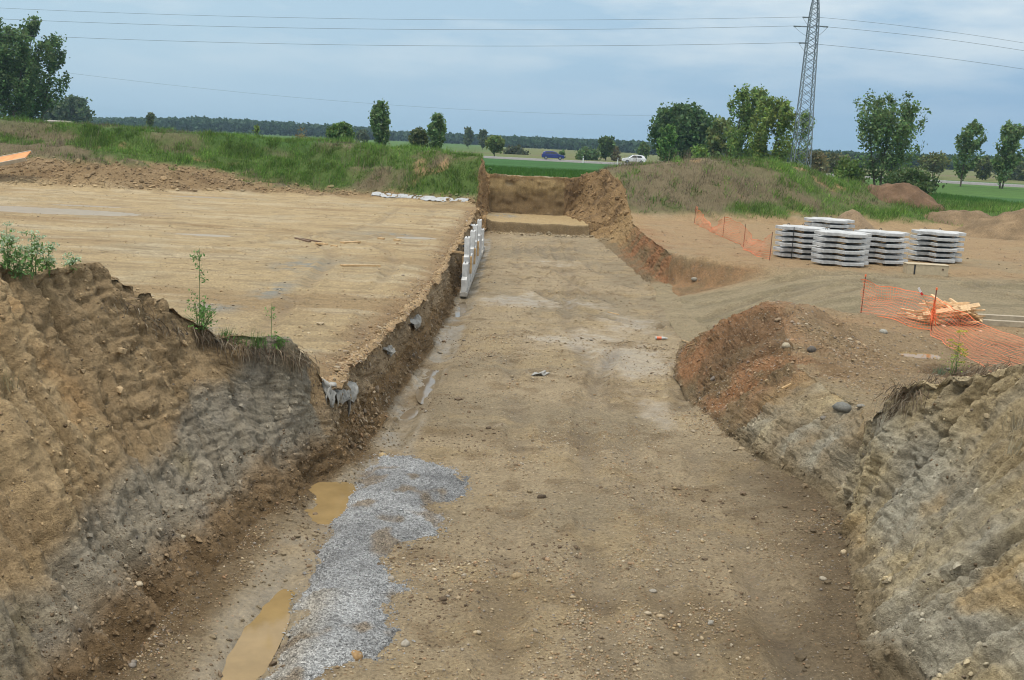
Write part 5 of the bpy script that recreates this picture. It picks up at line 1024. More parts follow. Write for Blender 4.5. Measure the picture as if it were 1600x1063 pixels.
TR = [
 ('poplar_tree', 'tall dark poplar cut by the left edge of the picture, beyond the berm', 'tree', 8, 138, 33, 104, 'poplar', 11500, .30, G4, 1, dict(lean=.02, cone=True)),
 ('poplar_tree', 'tallest dark poplar, right half of the pair beyond the left berm', 'tree', 52, 142, 30, 104, 'poplar', 12500, .30, G4, 2, dict(lean=.06, cone=True)),
 ('tree', 'distant round dark tree right of the tall dark poplars', 'tree', 116, 330, 151, 54, 'round', 3500, .75, (.045, .075, .035), 3, {}),
 ('tree', 'distant dull green tree partly hidden behind the tall dark poplars', 'tree', 90, 345, 156, 50, 'round', 3000, .8, (.05, .08, .036), 4, {}),
 ('tree', 'small lone tree with bare brownish stem against the far forest at left', 'tree', 235, 250, 176, 15, 'poplar', 900, .5, (.06, .085, .035), 5, dict(low=.35)),
 ('sapling', 'spindly sapling standing on the left berm skyline', 'tree', 401, 108, 194, 15, 'poplar', 170, .2, G2, 6, {}),
 ('bush', 'thin brownish bush on the skyline left of the dark spreading tree', 'bush', 469, 118, 196, 36, 'bush', 700, .17, (.12, .11, .055), 7, {}),
 ('tree', 'dark spreading tree with a short visible trunk beyond the left berm', 'tree', 533, 120, 191, 42, 'round', 4200, .24, G1, 8, dict(low=.3)),
 ('poplar_tree', 'tallest slender poplar in the middle distance beyond the left berm', 'tree', 593, 130, 160, 36, 'poplar', 4200, .27, G5, 9, {}),
 ('tree', 'small greyish tree close beside the second slender poplar', 'tree', 655, 136, 199, 30, 'round', 1300, .28, (.065, .09, .04), 10, dict(low=.2)),
 ('poplar_tree', 'slender poplar nearest the trench end, right of the greyish tree', 'tree', 683, 132, 176, 32, 'poplar', 3600, .27, G5, 11, {}),
 ('tree', 'faint hazy tree behind the white post in the left field', 'tree', 565, 300, 202, 20, 'round', 900, .5, (.06, .085, .05), 12, {}),
 ('tree', 'hazy far tree, left of a pair before the forest', 'tree', 731, 400, 201, 17, 'poplar', 700, .8, (.07, .10, .05), 13, {}),
 ('tree', 'hazy far tree, right of a pair before the forest', 'tree', 754, 400, 205, 17, 'poplar', 700, .8, (.07, .10, .05), 14, {}),
 ('tree', 'light green round tree beside the road, left of the blue car', 'tree', 773, 213, 212, 28, 'round', 1300, .5, (.085, .13, .04), 15, dict(low=.25)),
 ('bush', 'low dark thicket behind the road, left of the blue car', 'bush', 806, 300, 227, 34, 'bush', 800, .5, (.045, .06, .03), 16, {}),
 ('bush', 'small rounded bush right above the blue car', 'bush', 878, 265, 231, 10, 'bush', 350, .35, G1, 17, {}),
 ('bush', 'widest dark bush behind the road between the two cars', 'bush', 918, 250, 228, 38, 'bush', 1500, .45, G4, 18, {}),
 ('tree', 'green tree rising from the dark bushes between the two cars', 'tree', 947, 255, 211, 26, 'round', 1500, .5, (.055, .095, .035), 19, dict(low=.1)),
 ('bush', 'brownish shrub right of the green tree between the cars', 'bush', 962, 258, 226, 18, 'bush', 500, .4, BRG, 20, {}),
 ('tree', 'light green tree left of the big round tree, above the white car', 'tree', 1006, 270, 221, 18, 'round', 900, .5, (.07, .12, .04), 21, {}),
 ('tree', 'big round dark green tree behind the grassy hump', 'tree', 1069, 180, 163, 106, 'round', 16000, .46, (.046, .088, .032), 22, {}),
 ('tree', 'bright green pointed tree in front of the big round one', 'tree', 1044, 150, 198, 36, 'poplar', 2600, .32, (.08, .16, .045), 23, {}),
 ('bush', 'bright green bush at the right foot of the big round tree', 'bush', 1095, 148, 217, 36, 'bush', 1500, .32, (.11, .19, .045), 24, {}),
 ('poplar_tree', 'tall wind blown poplar, left one of the group by the pylon', 'tree', 1158, 138, 133, 72, 'poplar', 6600, .28, G2, 25, dict(lean=.3)),
 ('tree', 'dull green tree low between the big round tree and the poplars', 'tree', 1128, 150, 176, 50, 'round', 2600, .33, (.10, .14, .05), 26, {}),
 ('poplar_tree', 'broad yellow green poplar in the middle of the group by the pylon', 'tree', 1200, 132, 148, 76, 'poplar', 7600, .28, (.12, .175, .045), 27, dict(lean=.3)),
 ('poplar_tree', 'thin poplar directly behind the pylon legs', 'tree', 1246, 146, 176, 46, 'poplar', 1900, .26, G2, 28, dict(lean=.3)),
 ('tree', 'broad wind swept tree standing alone right of the pylon', 'tree', 1381, 112, 148, 100, 'poplar', 9500, .23, G5, 29, dict(lean=.35)),
 ('bush', 'large dark green bush at the foot of the wind swept tree', 'bush', 1432, 104, 256, 78, 'bush', 4500, .2, (.05, .085, .03), 30, {}),
 ('bush', 'green bush on the left side of the wind swept tree', 'bush', 1330, 112, 240, 56, 'bush', 2600, .22, (.07, .12, .03), 31, {}),
 ('poplar_tree', 'slim leaning poplar by the road at right, left of two', 'tree', 1507, 150, 190, 47, 'poplar', 3600, .32, G5, 32, dict(lean=.5)),
 ('poplar_tree', 'slim leaning poplar by the road at right, right of two', 'tree', 1571, 150, 185, 54, 'poplar', 4000, .32, G5, 33, dict(lean=.55)),
 ('bush', 'brown twiggy bush low behind the pylon', 'bush', 1275, 165, 228, 46, 'bush', 1200, .33, BRG, 34, {}),
 ('tree', 'spreading olive tree beyond the road between the wind swept tree and the slim poplars', 'tree', 1462, 230, 240, 44, 'round', 1200, .45, (.075, .10, .035), 35, dict(low=.2)),
 ('tree', 'bushy tree between the two slim leaning poplars', 'tree', 1540, 235, 244, 32, 'round', 1000, .45, (.075, .105, .035), 36, {}),
 ('bush', 'olive thicket just right of the pylon behind the hump', 'bush', 1312, 230, 236, 46, 'bush', 1200, .42, (.08, .095, .04), 37, {}),
 ('bush', 'hazy thicket far beyond the two slim poplars', 'bush', 1590, 260, 246, 50, 'bush', 1200, .5, (.06, .085, .035), 38, {}),
]
for a in TR: tree(*a[:12], **a[12])
# far forest: a mass nobody could count
g = np.random.default_rng(77); pos = []; cs = []; siz = []
def wood(px0, px1, t0, t1, dist, N, crown, deep, cl_):
    for k_ in range(N):
        s_ = g.random(); px = px0 + (px1 - px0) * s_; dd = dist + g.random() * deep; q = P(px, t0 + (t1 - t0) * s_, y=dd); zb_ = float(zfield(q.x, dd)); H = (q.z - zb_) * g.uniform(.84, 1.04) ; m_ = 26
        v_ = g.normal(size=(m_, 3)); v_ /= np.linalg.norm(v_, axis=1, keepdims=True); v_ *= g.uniform(.5, 1, (m_, 1)); tone = g.uniform(.75, 1.3)
        pos.append(np.stack([q.x + v_[:, 0] * crown, dd + v_[:, 1] * crown, zb_ + H * .52 + v_[:, 2] * H * .47], -1)); cs.append(np.tile(np.array(cl_) * tone, (m_, 1)) * g.uniform(.8, 1.2, (m_, 1))); siz.append(np.full(m_, crown * .75))
FOR = (.05, .095, .045)
wood(140, 330, 184, 184, 760, 260, 3.2, 60, FOR); wood(300, 600, 182, 200, 800, 620, 3.2, 60, FOR); wood(560, 1020, 203, 222, 850, 760, 3.6, 60, FOR); wood(780, 1020, 214, 222, 700, 260, 3.6, 40, FOR)
wood(1225, 1620, 234, 247, 520, 620, 2.9, 60, FOR); wood(1260, 1400, 236, 248, 400, 160, 2.4, 30, (.05, .075, .035)); wood(1560, 1640, 244, 246, 400, 90, 2.4, 30, FOR)
wood(-120, 150, 186, 188, 700, 260, 3, 60, FOR); wood(1600, 1900, 246, 262, 520, 400, 3, 60, FOR)
wood(1000, 1240, 228, 238, 560, 360, 2.9, 60, FOR)
pos = np.concatenate(pos); W, F = quads(pos, np.concatenate(siz), g, aspect=1.2)
tag(link('forest', np_mesh('forest', W, F, dict(Col=np.repeat(np.concatenate(cs), 4, axis=0)), False), LEAF), kind='stuff', label='dark far forest along the horizon')

# weeds on the bank tops
STEMM = mat_simple('green_stem', (.11, .16, .05), .6, .2, 10); WEED = mat_attr('weed_leaf', .6, .2, 10, .25, .3); UMB = mat_attr('umbel', .7, .15, 10, .2, .2)
def weed(name, label, cat, px, py, top_py, w_px, nst, nleaf, leaf, flower, seed, colr=(.11, .2, .055), fcol=(.42, .52, .34), dist=None, group=None):
    g = np.random.default_rng(seed); q, _ = hit(px, py)
    if q is None: return
    if dist: q = P(px, py, y=dist); q.z = gz_(q.x, q.y)
    nleaf = int(nleaf * .5); leaf *= .72; colr = tuple(c * 1.45 for c in colr); H = P(px, top_py, y=q.y).z - q.z; Wd = w_px * q.y / FPX / 2; root = empty(name, q); tag(root, label, cat, group); lv = []; fl = []; mb = MB()
    for k_ in range(nst):
        h_ = H * (1 if k_ == 0 else g.uniform(.5, .95)); ox = g.normal(0, Wd * .12); tipx = ox + g.normal(0, Wd * .35) * (k_ > 0); pts = [Vector((ox + (tipx - ox) * s_ ** 1.5, g.normal(0, .01), h_ * s_)) for s_ in np.linspace(0, 1, 6)]
        mb.tube(pts, [.008, .007, .006, .005, .004, .003], 5)
        for b_ in range(9):
            s_ = g.uniform(.08, .98); p0 = Vector([np.interp(s_, np.linspace(0, 1, 6), [t_[c] for t_ in pts]) for c in range(3)]); az = g.random() * 6.283; L_ = Wd * (1.05 - s_ * .65) * g.uniform(.4, 1); e = p0 + Vector((math.cos(az) * L_, math.sin(az) * L_, L_ * g.uniform(.15, .8))); mb.tube([p0, e], [.003, .002], 4)
            for _k in range(int(nleaf / nst / 9)):
                f_ = g.uniform(.2, 1.05); lv.append(tuple(p0.lerp(e, f_) + Vector(g.normal(0, L_ * .14 + .012, 3))))
            if flower and s_ > .45:
                for _k in range(16): v_ = g.normal(0, .035, 3); v_[2] = abs(v_[2]) * .4; fl.append(tuple(e + Vector(v_)))
        if flower:
            for _k in range(24): v_ = g.normal(0, .045, 3); v_[2] = abs(v_[2]) * .4; fl.append(tuple(pts[-1] + Vector(v_)))
    mb.build('stem', STEMM, root)
    W, F = quads(np.array(lv), leaf, g, aspect=2.4); N = len(lv); link('leaves', np_mesh('leaves', W, F, dict(Col=np.repeat(np.array(colr) * g.uniform(.7, 1.35, (N, 1)), 4, axis=0)), False), WEED, root)
    if fl: W, F = quads(np.array(fl), .022, g, aspect=1.1); N = len(fl); link('flowers', np_mesh('flowers', W, F, dict(Col=np.repeat(np.array(fcol) * g.uniform(.8, 1.2, (N, 1)), 4, axis=0)), False), UMB, root)
UG = 'white flowering weeds on the crest of the left bank'
weed('weed', 'tallest white flowering weed on the left bank crest, at the picture edge', 'weed', 12, 430, 352, 50, 4, 420, .03, True, 1, group=UG)
weed('weed', 'white flowering weed second from the picture edge on the left bank', 'weed', 50, 430, 364, 56, 4, 420, .03, True, 2, group=UG)
weed('weed', 'white flowering weed with wide heads right of the two tall ones', 'weed', 72, 432, 381, 44, 3, 320, .03, True, 3, group=UG)
weed('weed', 'smallest white flowering weed, rightmost in its row on the left bank', 'weed', 116, 431, 400, 40, 2, 170, .028, True, 4, group=UG)
weed('weed', 'leafy weed without flowers among the white flowering ones', 'weed', 30, 436, 388, 60, 5, 420, .035, False, 5, colr=(.10, .18, .06))
weed('weed', 'tall airy weed standing alone on the slope of the left bank', 'weed', 308, 512, 388, 62, 1, 330, .026, False, 6, colr=(.10, .19, .06))
weed('weed', 'bushy low weed at the foot of the tall airy one', 'weed', 318, 516, 470, 78, 6, 650, .03, False, 7, colr=(.09, .19, .045))
weed('weed', 'small feathery weed near the right end of the left bank crest', 'weed', 428, 548, 474, 40, 1, 200, .024, False, 8, colr=(.11, .21, .06))
weed('weed', 'low leafy weed under the small feathery one', 'weed', 430, 550, 517, 44, 5, 300, .026, False, 9, colr=(.10, .21, .045))
def tuft(label, px, py, h, N, seed, colr=(.11, .21, .05)):
    q, _ = hit(px, py); g = np.random.default_rng(seed)
    p = np.array(q)[None] + np.c_[g.normal(0, .07, (N, 2)), np.zeros(N)]; me = blades('grass_tuft', p, np.tile([0, 0, 1.], (N, 1)), h * g.uniform(.5, 1.1, N), g.uniform(.008, .014, N), np.array(colr) * g.uniform(.7, 1.3, (N, 1)), g, 1.1)
    tag(link('grass_tuft', me, WEED), label, 'grass tuft')
tuft('green grass tuft right of the tall airy weed on the left bank', 352, 528, .22, 60, 1); tuft('green grass tuft left of the small feathery weed', 398, 540, .3, 70, 2)
tuft('sparse grass tuft between the two larger tufts on the left bank', 375, 534, .16, 40, 3); tuft('dry straw tuft stuck in the face of the left bank at the picture edge', 8, 604, .3, 40, 4, (.34, .29, .17))
tuft('blue green grass tuft left of the yellow flowered weed', 1468, 583, .2, 60, 5, (.13, .2, .12)); tuft('dry tuft on the right bank at the picture edge', 1590, 668, .25, 30, 6, (.33, .29, .2)); tuft('pale dry tuft low on the right bank at the picture edge', 1592, 706, .25, 30, 7, (.36, .32, .22))
weed('weed', 'yellow green flowering weed on the crest of the right bank', 'weed', 1492, 586, 518, 62, 4, 420, .026, True, 11, colr=(.16, .25, .04), fcol=(.45, .42, .06))
# ------------------------------------------------------------------ road, cars, pylon, cables, posts, haze
ROADP = [(-420, 214), (-160, 209), (-60, 207), (-8, 206), (24, 204), (46, 192), (62, 176), (78, 168), (120, 166), (400, 176)]
ASPH = mat_simple('road_asphalt', (.2, .195, .185), .9, .15, 2)
rx = np.concatenate([np.linspace(a[0], b[0], 14, endpoint=False) for a, b in zip(ROADP[:-1], ROADP[1:])]); ry = np.interp(rx, [p[0] for p in ROADP], [p[1] for p in ROADP])
ry = np.convolve(np.pad(ry, 6, 'edge'), np.ones(13) / 13, 'valid')
def road_y(x): return float(np.interp(x, rx, ry))
sec = [(-4.6, -.25), (-3.6, .26), (3.6, .30), (4.6, -.2)]; Vr = []; 
for x, y in zip(rx, ry):
    for o_, dz in sec: Vr.append((x, y + o_, float(zfield(x, y)) + dz))
m_ = len(sec); F = [(i * m_ + j, (i + 1) * m_ + j, (i + 1) * m_ + j + 1, i * m_ + j + 1) for i in range(len(rx) - 1) for j in range(m_ - 1)]
tag(link('road', np_mesh('road', np.array(Vr), np.array(F), None, False), ASPH), kind='structure')
# verge strips of paint
for nm, o_ in (('edge', -3.3), ('edge', 3.35)):
    Vs = [(x, y + o_ + d, float(zfield(x, y)) + .275 + .0055 * (o_ + 3.6) + .004) for x, y in zip(rx, ry) for d in (-.08, .08)]
    F = [(2 * i, 2 * i + 2, 2 * i + 3, 2 * i + 1) for i in range(len(rx) - 1)]; tag(link('road_marking', np_mesh('road_marking', np.array(Vs), np.array(F), None, False), mat_simple('road_paint', (.75, .75, .73), .7, .05)), kind='structure')
POSTW = mat_simple('white_post', (.78, .78, .76), .5, .05); BLK = mat_simple('black_band', (.03, .03, .03), .5, .05)
for i, (px, lab) in enumerate(((910, 'white marker post beside the road right of the blue car'), (962, 'white marker post beside the road left of the white car'))):
    q = P(px, 252, y=203); y_ = road_y(q.x) - 4.3; z = float(zfield(q.x, y_)); t_ = empty('marker_post', (q.x, y_, z - .1), (0, R(6 * i), 0)); tag(t_, lab, 'post', 'marker posts along the road')
    MB().box((0, 0, .65), (.2, .12, 1.3), bev=.02).build('shaft', POSTW, t_); MB().box((0, -.005, 1.12), (.21, .13, .18)).build('black_band', BLK, t_)
q = P(564, 236, y=112); t_ = empty('marker_post', (q.x, 112, float(zfield(q.x, 112)) - .1)); tag(t_, 'thin pale post standing in the green field beyond the left berm', 'post'); MB().box((0, 0, .95), (.22, .1, 2.0), bev=.02).build('shaft', mat_simple('grey_post', (.5, .52, .52), .6, .1), t_); MB().box((.0, 0, 1.98), (.24, .12, .06)).build('cap', POSTW, t_)
# small white shed far left
q = P(92, 190, y=320); t_ = empty('shed', (q.x, 320, float(zfield(q.x, 320)))); tag(t_, 'small far white shed under the distant trees beyond the tall dark poplars', 'shed'); MB().box((0, 0, 1.2), (6, 5, 2.4)).build('wall', POSTW, t_); MB().prism([(-3.2, -2.8), (3.2, -2.8), (3.2, 2.8), (-3.2, 2.8)], 2.4, 3.0, .3).build('roof', mat_simple('shed_roof', (.35, .3, .27), .8, .1), t_); MB().box((-1.2, -2.52, 1.0), (1.0, .08, 2.0)).build('door', BLK, t_)
q = P(136, 193, y=320); t_ = empty('polytunnel', (q.x, 320, float(zfield(q.x, 320)))); tag(t_, 'tiny white arched tunnel tent right of the far shed', 'tent'); mb = MB(); arc = [(2.8 * math.cos(a), 2.3 * math.sin(a)) for a in np.linspace(0, PI, 12)]; n_ = len(arc)
mb.raw([(x, -3, z) for x, z in arc] + [(x, 3, z) for x, z in arc], [(i, i + 1, n_ + i + 1, n_ + i) for i in range(n_ - 1)] + [tuple(range(n_)), tuple(range(n_, 2 * n_))]); mb.build('cover', POSTW, t_); MB().box((0, -3.03, .9), (1.4, .05, 1.8)).build('door', BLK, t_)

# cars
def car(name, label, paint, px, dist, face, hatch):
    q = P(px, 250, y=dist); y_ = road_y(q.x) + (-1.8 if face > 0 else 1.6); z = float(zfield(q.x, y_)) + .29; root = empty(name, (q.x, y_, z), (0, 0, 0 if face > 0 else PI)); tag(root, label, 'car', None)
    if hatch: low_ = [(-2.05, .32), (2.05, .28), (2.12, .55), (2.0, .82), (1.15, .98), (-1.9, 1.0), (-2.1, .85)]; up_ = [(-1.95, .98), (1.15, .96), (.30, 1.48), (-.3, 1.56), (-1.45, 1.52), (-1.75, 1.40)]
    else: low_ = [(-2.15, .36), (2.15, .32), (2.22, .62), (2.05, .90), (1.15, 1.02), (-1.95, 1.06), (-2.2, .95)]; up_ = [(-2.0, 1.04), (1.15, 1.0), (.35, 1.52), (-.3, 1.62), (-1.35, 1.58), (-1.8, 1.40)]
    pm = mat_simple('car_paint_' + name, paint, .25, .03, 1, spec=.6); gl = mat_simple('car_glass', (.02, .025, .03), .08, .02)
    def ext(o_, w0, w1, zref0, zref1):
        mb = MB(); n_ = len(o_); vs = []
        for s_ in (-1, 1):
            for x, z_ in o_: t__ = min(max((z_ - zref0) / (zref1 - zref0), 0), 1); vs.append((x, s_ * (w0 + (w1 - w0) * t__), z_))
        mb.raw(vs, [tuple(range(n_)), tuple(range(2 * n_ - 1, n_ - 1, -1))] + [(i, (i + 1) % n_, n_ + (i + 1) % n_, n_ + i) for i in range(n_)]); return mb
    b = ext(low_, .88, .84, .3, 1.0).build('body', pm, root); md = b.modifiers.new('bevel', 'BEVEL'); md.width = .07; md.segments = 3
    r_ = ext(up_, .80, .60, 1.0, 1.55).build('roof', pm, root); md = r_.modifiers.new('bevel', 'BEVEL'); md.width = .05; md.segments = 2
    zt = up_[3][1]
    for s_ in (-1, 1):
        for x0, x1, t0, t1 in ((-.42, .78, -.38, .22), (-1.45, -.50, -1.22, -.46)):
            f = lambda z_: s_ * (.80 + (.60 - .80) * (z_ - 1.0) / .55 + .012); zl, zh = 1.07, zt - .16
            MB().raw([(x0, f(zl), zl), (x1, f(zl), zl), (t1, f(zh), zh), (t0, f(zh), zh), (x0, f(zl) - s_ * .02, zl), (x1, f(zl) - s_ * .02, zl), (t1, f(zh) - s_ * .02, zh), (t0, f(zh) - s_ * .02, zh)], [(0, 1, 2, 3), (4, 5, 6, 7), (0, 1, 5, 4), (1, 2, 6, 5), (2, 3, 7, 6), (3, 0, 4, 7)]).build('side_window', gl, root)
        for wx in (-1.28, 1.32):
            w_ = empty('wheel', (wx, s_ * .80, .32)); w_.parent = root
            MB().tube([(0, -.10, 0), (0, .10, 0)], .32, 18).build('tyre', DARK, w_); MB().tube([(0, -.112, 0), (0, .112, 0)], .20, 14).build('rim', STEEL, w_)
        MB().box((2.08, s_ * .62, .74), (.12, .3, .13), bev=.03).build('headlight', POSTW, root); MB().box((-2.06, s_ * .66, .88), (.12, .22, .2), bev=.03).build('tail_light', mat_simple('tail_red', (.4, .02, .02), .3, .05), root)
        MB().box((.88, s_ * .93, 1.04), (.12, .16, .11), bev=.03).build('mirror', pm, root)
    MB().raw([(1.10, -.62, 1.03), (1.10, .62, 1.03), (.42, .52, zt - .13), (.42, -.52, zt - .13), (1.16, -.62, 1.05), (1.16, .62, 1.05), (.47, .52, zt - .1), (.47, -.52, zt - .1)], [(0, 1, 2, 3), (4, 5, 6, 7), (0, 1, 5, 4), (1, 2, 6, 5), (2, 3, 7, 6), (3, 0, 4, 7)]).build('windscreen', gl, root)
    return root
car('parked_car', 'dark blue hatchback driving on the far road', (.012, .025, .16), 863, 206, 1, True); bpy.data.objects['parked_car'].name = 'car'
car('suv', 'white crossover car driving on the far road', (.78, .79, .8), 990, 206, -1, False)

# lattice pylon
D_ = 130.0; b_ = P(1250, 257, y=D_); tp = P(1274, -6, y=D_); zb_ = float(zfield(b_.x, D_)); zt = tp.z + .4; cxp = (b_.x + tp.x) / 2 + .05
pyl = empty('pylon', (cxp, D_, zb_)); tag(pyl, 'tall grey steel lattice pylon behind the grassy hump', 'pylon')
Hp = zt - zb_; hw = lambda z_: np.interp(z_ / Hp, [0, .08, .45, .86, .95, 1.0], [1.12, 1.0, .72, .50, .34, .06])
lev_ = [0]; 
while lev_[-1] < Hp - .3: lev_.append(min(Hp, lev_[-1] + max(.55, hw(lev_[-1]) * 1.35)))
for sx, sy in ((-1, -1), (1, -1), (1, 1), (-1, 1)):
    mb = MB()
    for a, b in zip(lev_[:-1], lev_[1:]): mb.bar((sx * hw(a), sy * hw(a), a), (sx * hw(b), sy * hw(b), b), .10)
    mb.build('leg', STEEL, pyl)
mb = MB(); cn = [(-1, -1), (1, -1), (1, 1), (-1, 1)]
for a, b in zip(lev_[:-1], lev_[1:]):
    for i in range(4):
        p_, q_ = cn[i], cn[(i + 1) % 4]
        mb.bar((p_[0] * hw(a), p_[1] * hw(a), a), (q_[0] * hw(b), q_[1] * hw(b), b), .05); mb.bar((q_[0] * hw(a), q_[1] * hw(a), a), (p_[0] * hw(b), p_[1] * hw(b), b), .05)
mb.build('bracing', STEEL, pyl)
GLASSI = mat_simple('insulator_glass', (.12, .13, .12), .3, .1); CABLE = mat_simple('cable', (.12, .13, .14), .6, .05)
ends = []
for i, (px, py, side) in enumerate(((1254, 27, -1), (1240, 41, -1), (1248, 67, -1), (1281, 27, 1), (1294, 42, 1), (1277, 69, 1))):
    q = P(px, py, y=D_); lx = q.x - cxp; lz = q.z - zb_; hwz = float(hw(min(lz, Hp)))
    MB().bar((side * hwz * .6, 0, lz), (lx - side * -.0, 0, lz), .12).build('cross_arm', STEEL, pyl) if abs(lx) > hwz else None
    mb = MB(); x0 = lx - side * .9 if abs(lx) - .9 > hwz * .5 else side * hwz
    mb.tube([(x0 + (lx - x0) * t, 0, lz - .05 * t) for t in np.linspace(0, 1, 13)], [.09 if k % 2 else .04 for k in range(13)], 6); mb.build('insulator', GLASSI, pyl)
    ends.append(q)
mb = MB()
for i in range(3):     # jumper loops
    a = ends[i] - Vector((cxp, D_, zb_)); b = ends[i + 3] - Vector((cxp, D_, zb_)); mb.tube([a.lerp(b, t) + Vector((0, -.9 * math.sin(PI * t), -1.3 * math.sin(PI * t))) for t in np.linspace(0, 1, 9)], .02, 4)
mb.build('jumper_loop', CABLE, pyl)
def wire(label, p0, pts, rad, far=260, group='cables strung from the pylon'):
    """cable from p0 through photo points at their distances, parabolic sag continued beyond the frame"""
    W = [p0] + [P(a, b, y=d) for a, b, d in pts]; xs = [w.x for w in W]; k = np.polyfit(xs, [w.z for w in W], 2 if len(W) > 2 else 1); ky = np.polyfit(xs, [w.y for w in W], 1)
    sgn = 1 if xs[-1] > xs[0] else -1; x = np.linspace(xs[0], xs[0] + sgn * far, 70)
    mb = MB(); mb.tube([(a, np.polyval(ky, a), np.polyval(k, a)) for a in x], rad, 4); tag(mb.build('power_cable', CABLE), label, 'cable', group)
wire('highest of three cables running left from the pylon', ends[0], [(500, 28, 134), (0, 13, 138)], .016)
wire('middle of three cables running left from the pylon', ends[1], [(500, 44, 134), (0, 30, 138)], .018)
wire('lowest of three cables running left from the pylon', ends[2], [(500, 69, 134), (85, 58, 138)], .018)
wire('highest of three cables running right from the pylon', ends[3], [(1440, 45, 134), (1600, 67, 137)], .016, 160)
wire('middle of three cables running right from the pylon', ends[4], [(1440, 58, 134), (1600, 79, 137)], .018, 160)
wire('lowest of three cables running right from the pylon', ends[5], [(1440, 87, 134), (1600, 108, 137)], .018, 160)
q0 = P(1040, 181, y=260); wire('faint far cable sloping across the sky below the others', q0, [(500, 156, 235), (90, 112, 215)], .016, 330, None)

# air
hb = MB(); hb.box((0, 1400, 15), (6900, 4000, 33.5)); hz = hb.build('haze', None)
hm = bpy.data.materials.new('haze_air'); hm.use_nodes = True; hn = hm.node_tree.nodes; hn.remove(hn['Principled BSDF']); pv = hn.new('ShaderNodeVolumePrincipled')
pv.inputs['Color'].default_value = (.55, .78, .95, 1); pv.inputs['Density'].default_value = .00022; pv.inputs['Anisotropy'].default_value = .2; hm.node_tree.links.new(pv.outputs[0], hn['Material Output'].inputs['Volume']); hz.data.materials.append(hm); tag(hz, kind='stuff', label='thin bluish haze over the plain')
# ------------------------------------------------------------------ sky, sun, air
SUN_EL, SUN_AZ = R(70), R(-140)          # high and a little behind the view, behind thin cloud
sd = Vector((math.sin(SUN_AZ) * math.cos(SUN_EL), math.cos(SUN_AZ) * math.cos(SUN_EL), math.sin(SUN_EL)))
sl = bpy.data.lights.new('sun', 'SUN'); sl.energy = 1.5; sl.angle = R(10); sl.color = (1, .94, .85)
so = bpy.data.objects.new('sun', sl); COL.objects.link(so); so.rotation_euler = (-sd).to_track_quat('-Z', 'Y').to_euler(); so.location = (0, 0, 60)
wd = bpy.data.worlds.new('World'); scene.world = wd; wd.use_nodes = True; wt = wd.node_tree; wn = wt.nodes; wl_ = wt.links
bg = wn['Background']; bg.inputs['Strength'].default_value = .12
sky = wn.new('ShaderNodeTexSky'); sky.sky_type = 'NISHITA'; sky.sun_disc = False; sky.sun_elevation = SUN_EL; sky.sun_rotation = SUN_AZ; sky.air_density = 1.5; sky.dust_density = 2.0
tc = wn.new('ShaderNodeTexCoord'); sx = wn.new('ShaderNodeSeparateXYZ'); wl_.new(tc.outputs['Generated'], sx.inputs[0])
def wmath(op, a, b=None, clamp=False):
    m = wn.new('ShaderNodeMath'); m.operation = op; m.use_clamp = clamp
    for i, x in enumerate((a, b)):
        if x is None: continue
        if isinstance(x, (int, float)): m.inputs[i].default_value = x
        else: wl_.new(x, m.inputs[i])
    return m.outputs[0]
def wramp(v, stops):
    r = wn.new('ShaderNodeValToRGB'); wl_.new(v, r.inputs[0]); e = r.color_ramp.elements
    e[0].position, e[0].color = stops[0][0], tuple(stops[0][1]) + (1,); e[1].position, e[1].color = stops[-1][0], tuple(stops[-1][1]) + (1,)
    for p, c in stops[1:-1]:
        q = e.new(p); q.color = tuple(c) + (1,)
    return r.outputs[0]
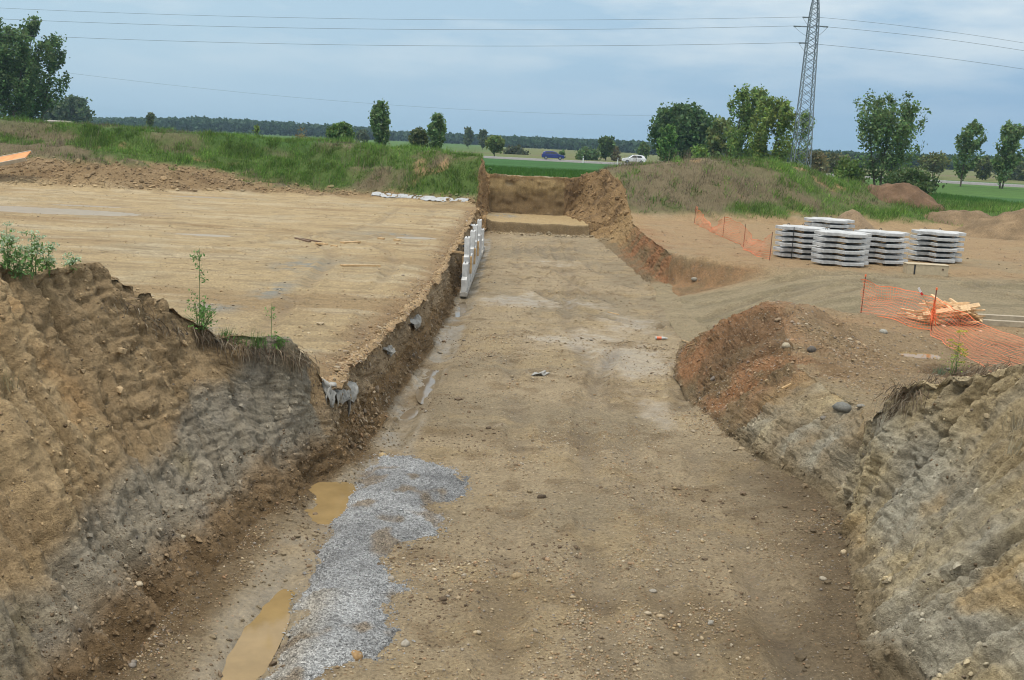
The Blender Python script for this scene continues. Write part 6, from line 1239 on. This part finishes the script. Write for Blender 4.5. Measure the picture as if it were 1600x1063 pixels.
def wmix(f, a, b):
    m = wn.new('ShaderNodeMix'); m.data_type = 'RGBA'
    for i, x in ((0, f), (6, a), (7, b)):
        if isinstance(x, (int, float)): m.inputs[i].default_value = x
        elif isinstance(x, tuple): m.inputs[i].default_value = x + (1,)
        else: wl_.new(x, m.inputs[i])
    return m.outputs[2]
el = wmath('MAXIMUM', sx.outputs[2], 0)
west = wramp(el, [(0, (.40, .58, .74)), (.06, (.42, .60, .75)), (.16, (.46, .63, .77)), (.4, (.95, 1.02, 1.08)), (1, (1.7, 1.66, 1.6))])
east = wramp(el, [(0, (.27, .46, .68)), (.05, (.25, .43, .65)), (.14, (.34, .52, .71)), (.4, (.9, .98, 1.05)), (1, (1.7, 1.66, 1.6))])
az = wmath('ADD', wmath('MULTIPLY', sx.outputs[0], 1.3), .38, True)
base = wmix(az, west, east)
mp = wn.new('ShaderNodeMapping'); wl_.new(tc.outputs['Generated'], mp.inputs['Vector']); mp.inputs['Scale'].default_value = (3.0, 3.0, 14.0); mp.inputs['Rotation'].default_value = (0, R(-14), 0)
nz = wn.new('ShaderNodeTexNoise'); nz.inputs['Scale'].default_value = 1.6; nz.inputs['Detail'].default_value = 7; nz.inputs['Roughness'].default_value = .55; wl_.new(mp.outputs[0], nz.inputs['Vector'])
cl = wmath('MULTIPLY', wmath('SUBTRACT', nz.outputs['Fac'], .44), 4.2, True)
cl = wmath('MULTIPLY', cl, wmath('MULTIPLY', wmath('SUBTRACT', el, .02), 9.0, True))
base = wmix(wmath('MULTIPLY', cl, 1.0), base, (.70, .79, .85))
sc_ = wn.new('ShaderNodeVectorMath'); sc_.operation = 'SCALE'; wl_.new(base, sc_.inputs[0]); sc_.inputs['Scale'].default_value = 6.6
fin = wmix(.9, sky.outputs[0], sc_.outputs[0]); wl_.new(fin, bg.inputs['Color'])
scene.view_settings.view_transform = 'Standard'; scene.view_settings.look = 'None'; scene.view_settings.exposure = 0.42; scene.view_settings.gamma = 1
scene.cycles.max_bounces = 6; scene.cycles.diffuse_bounces = 3; scene.cycles.transparent_max_bounces = 8; scene.cycles.volume_bounces = 0
scene.cycles.use_denoising = True
scene.cycles.pixel_filter_type = 'BLACKMAN_HARRIS'; scene.cycles.filter_width = 1.05
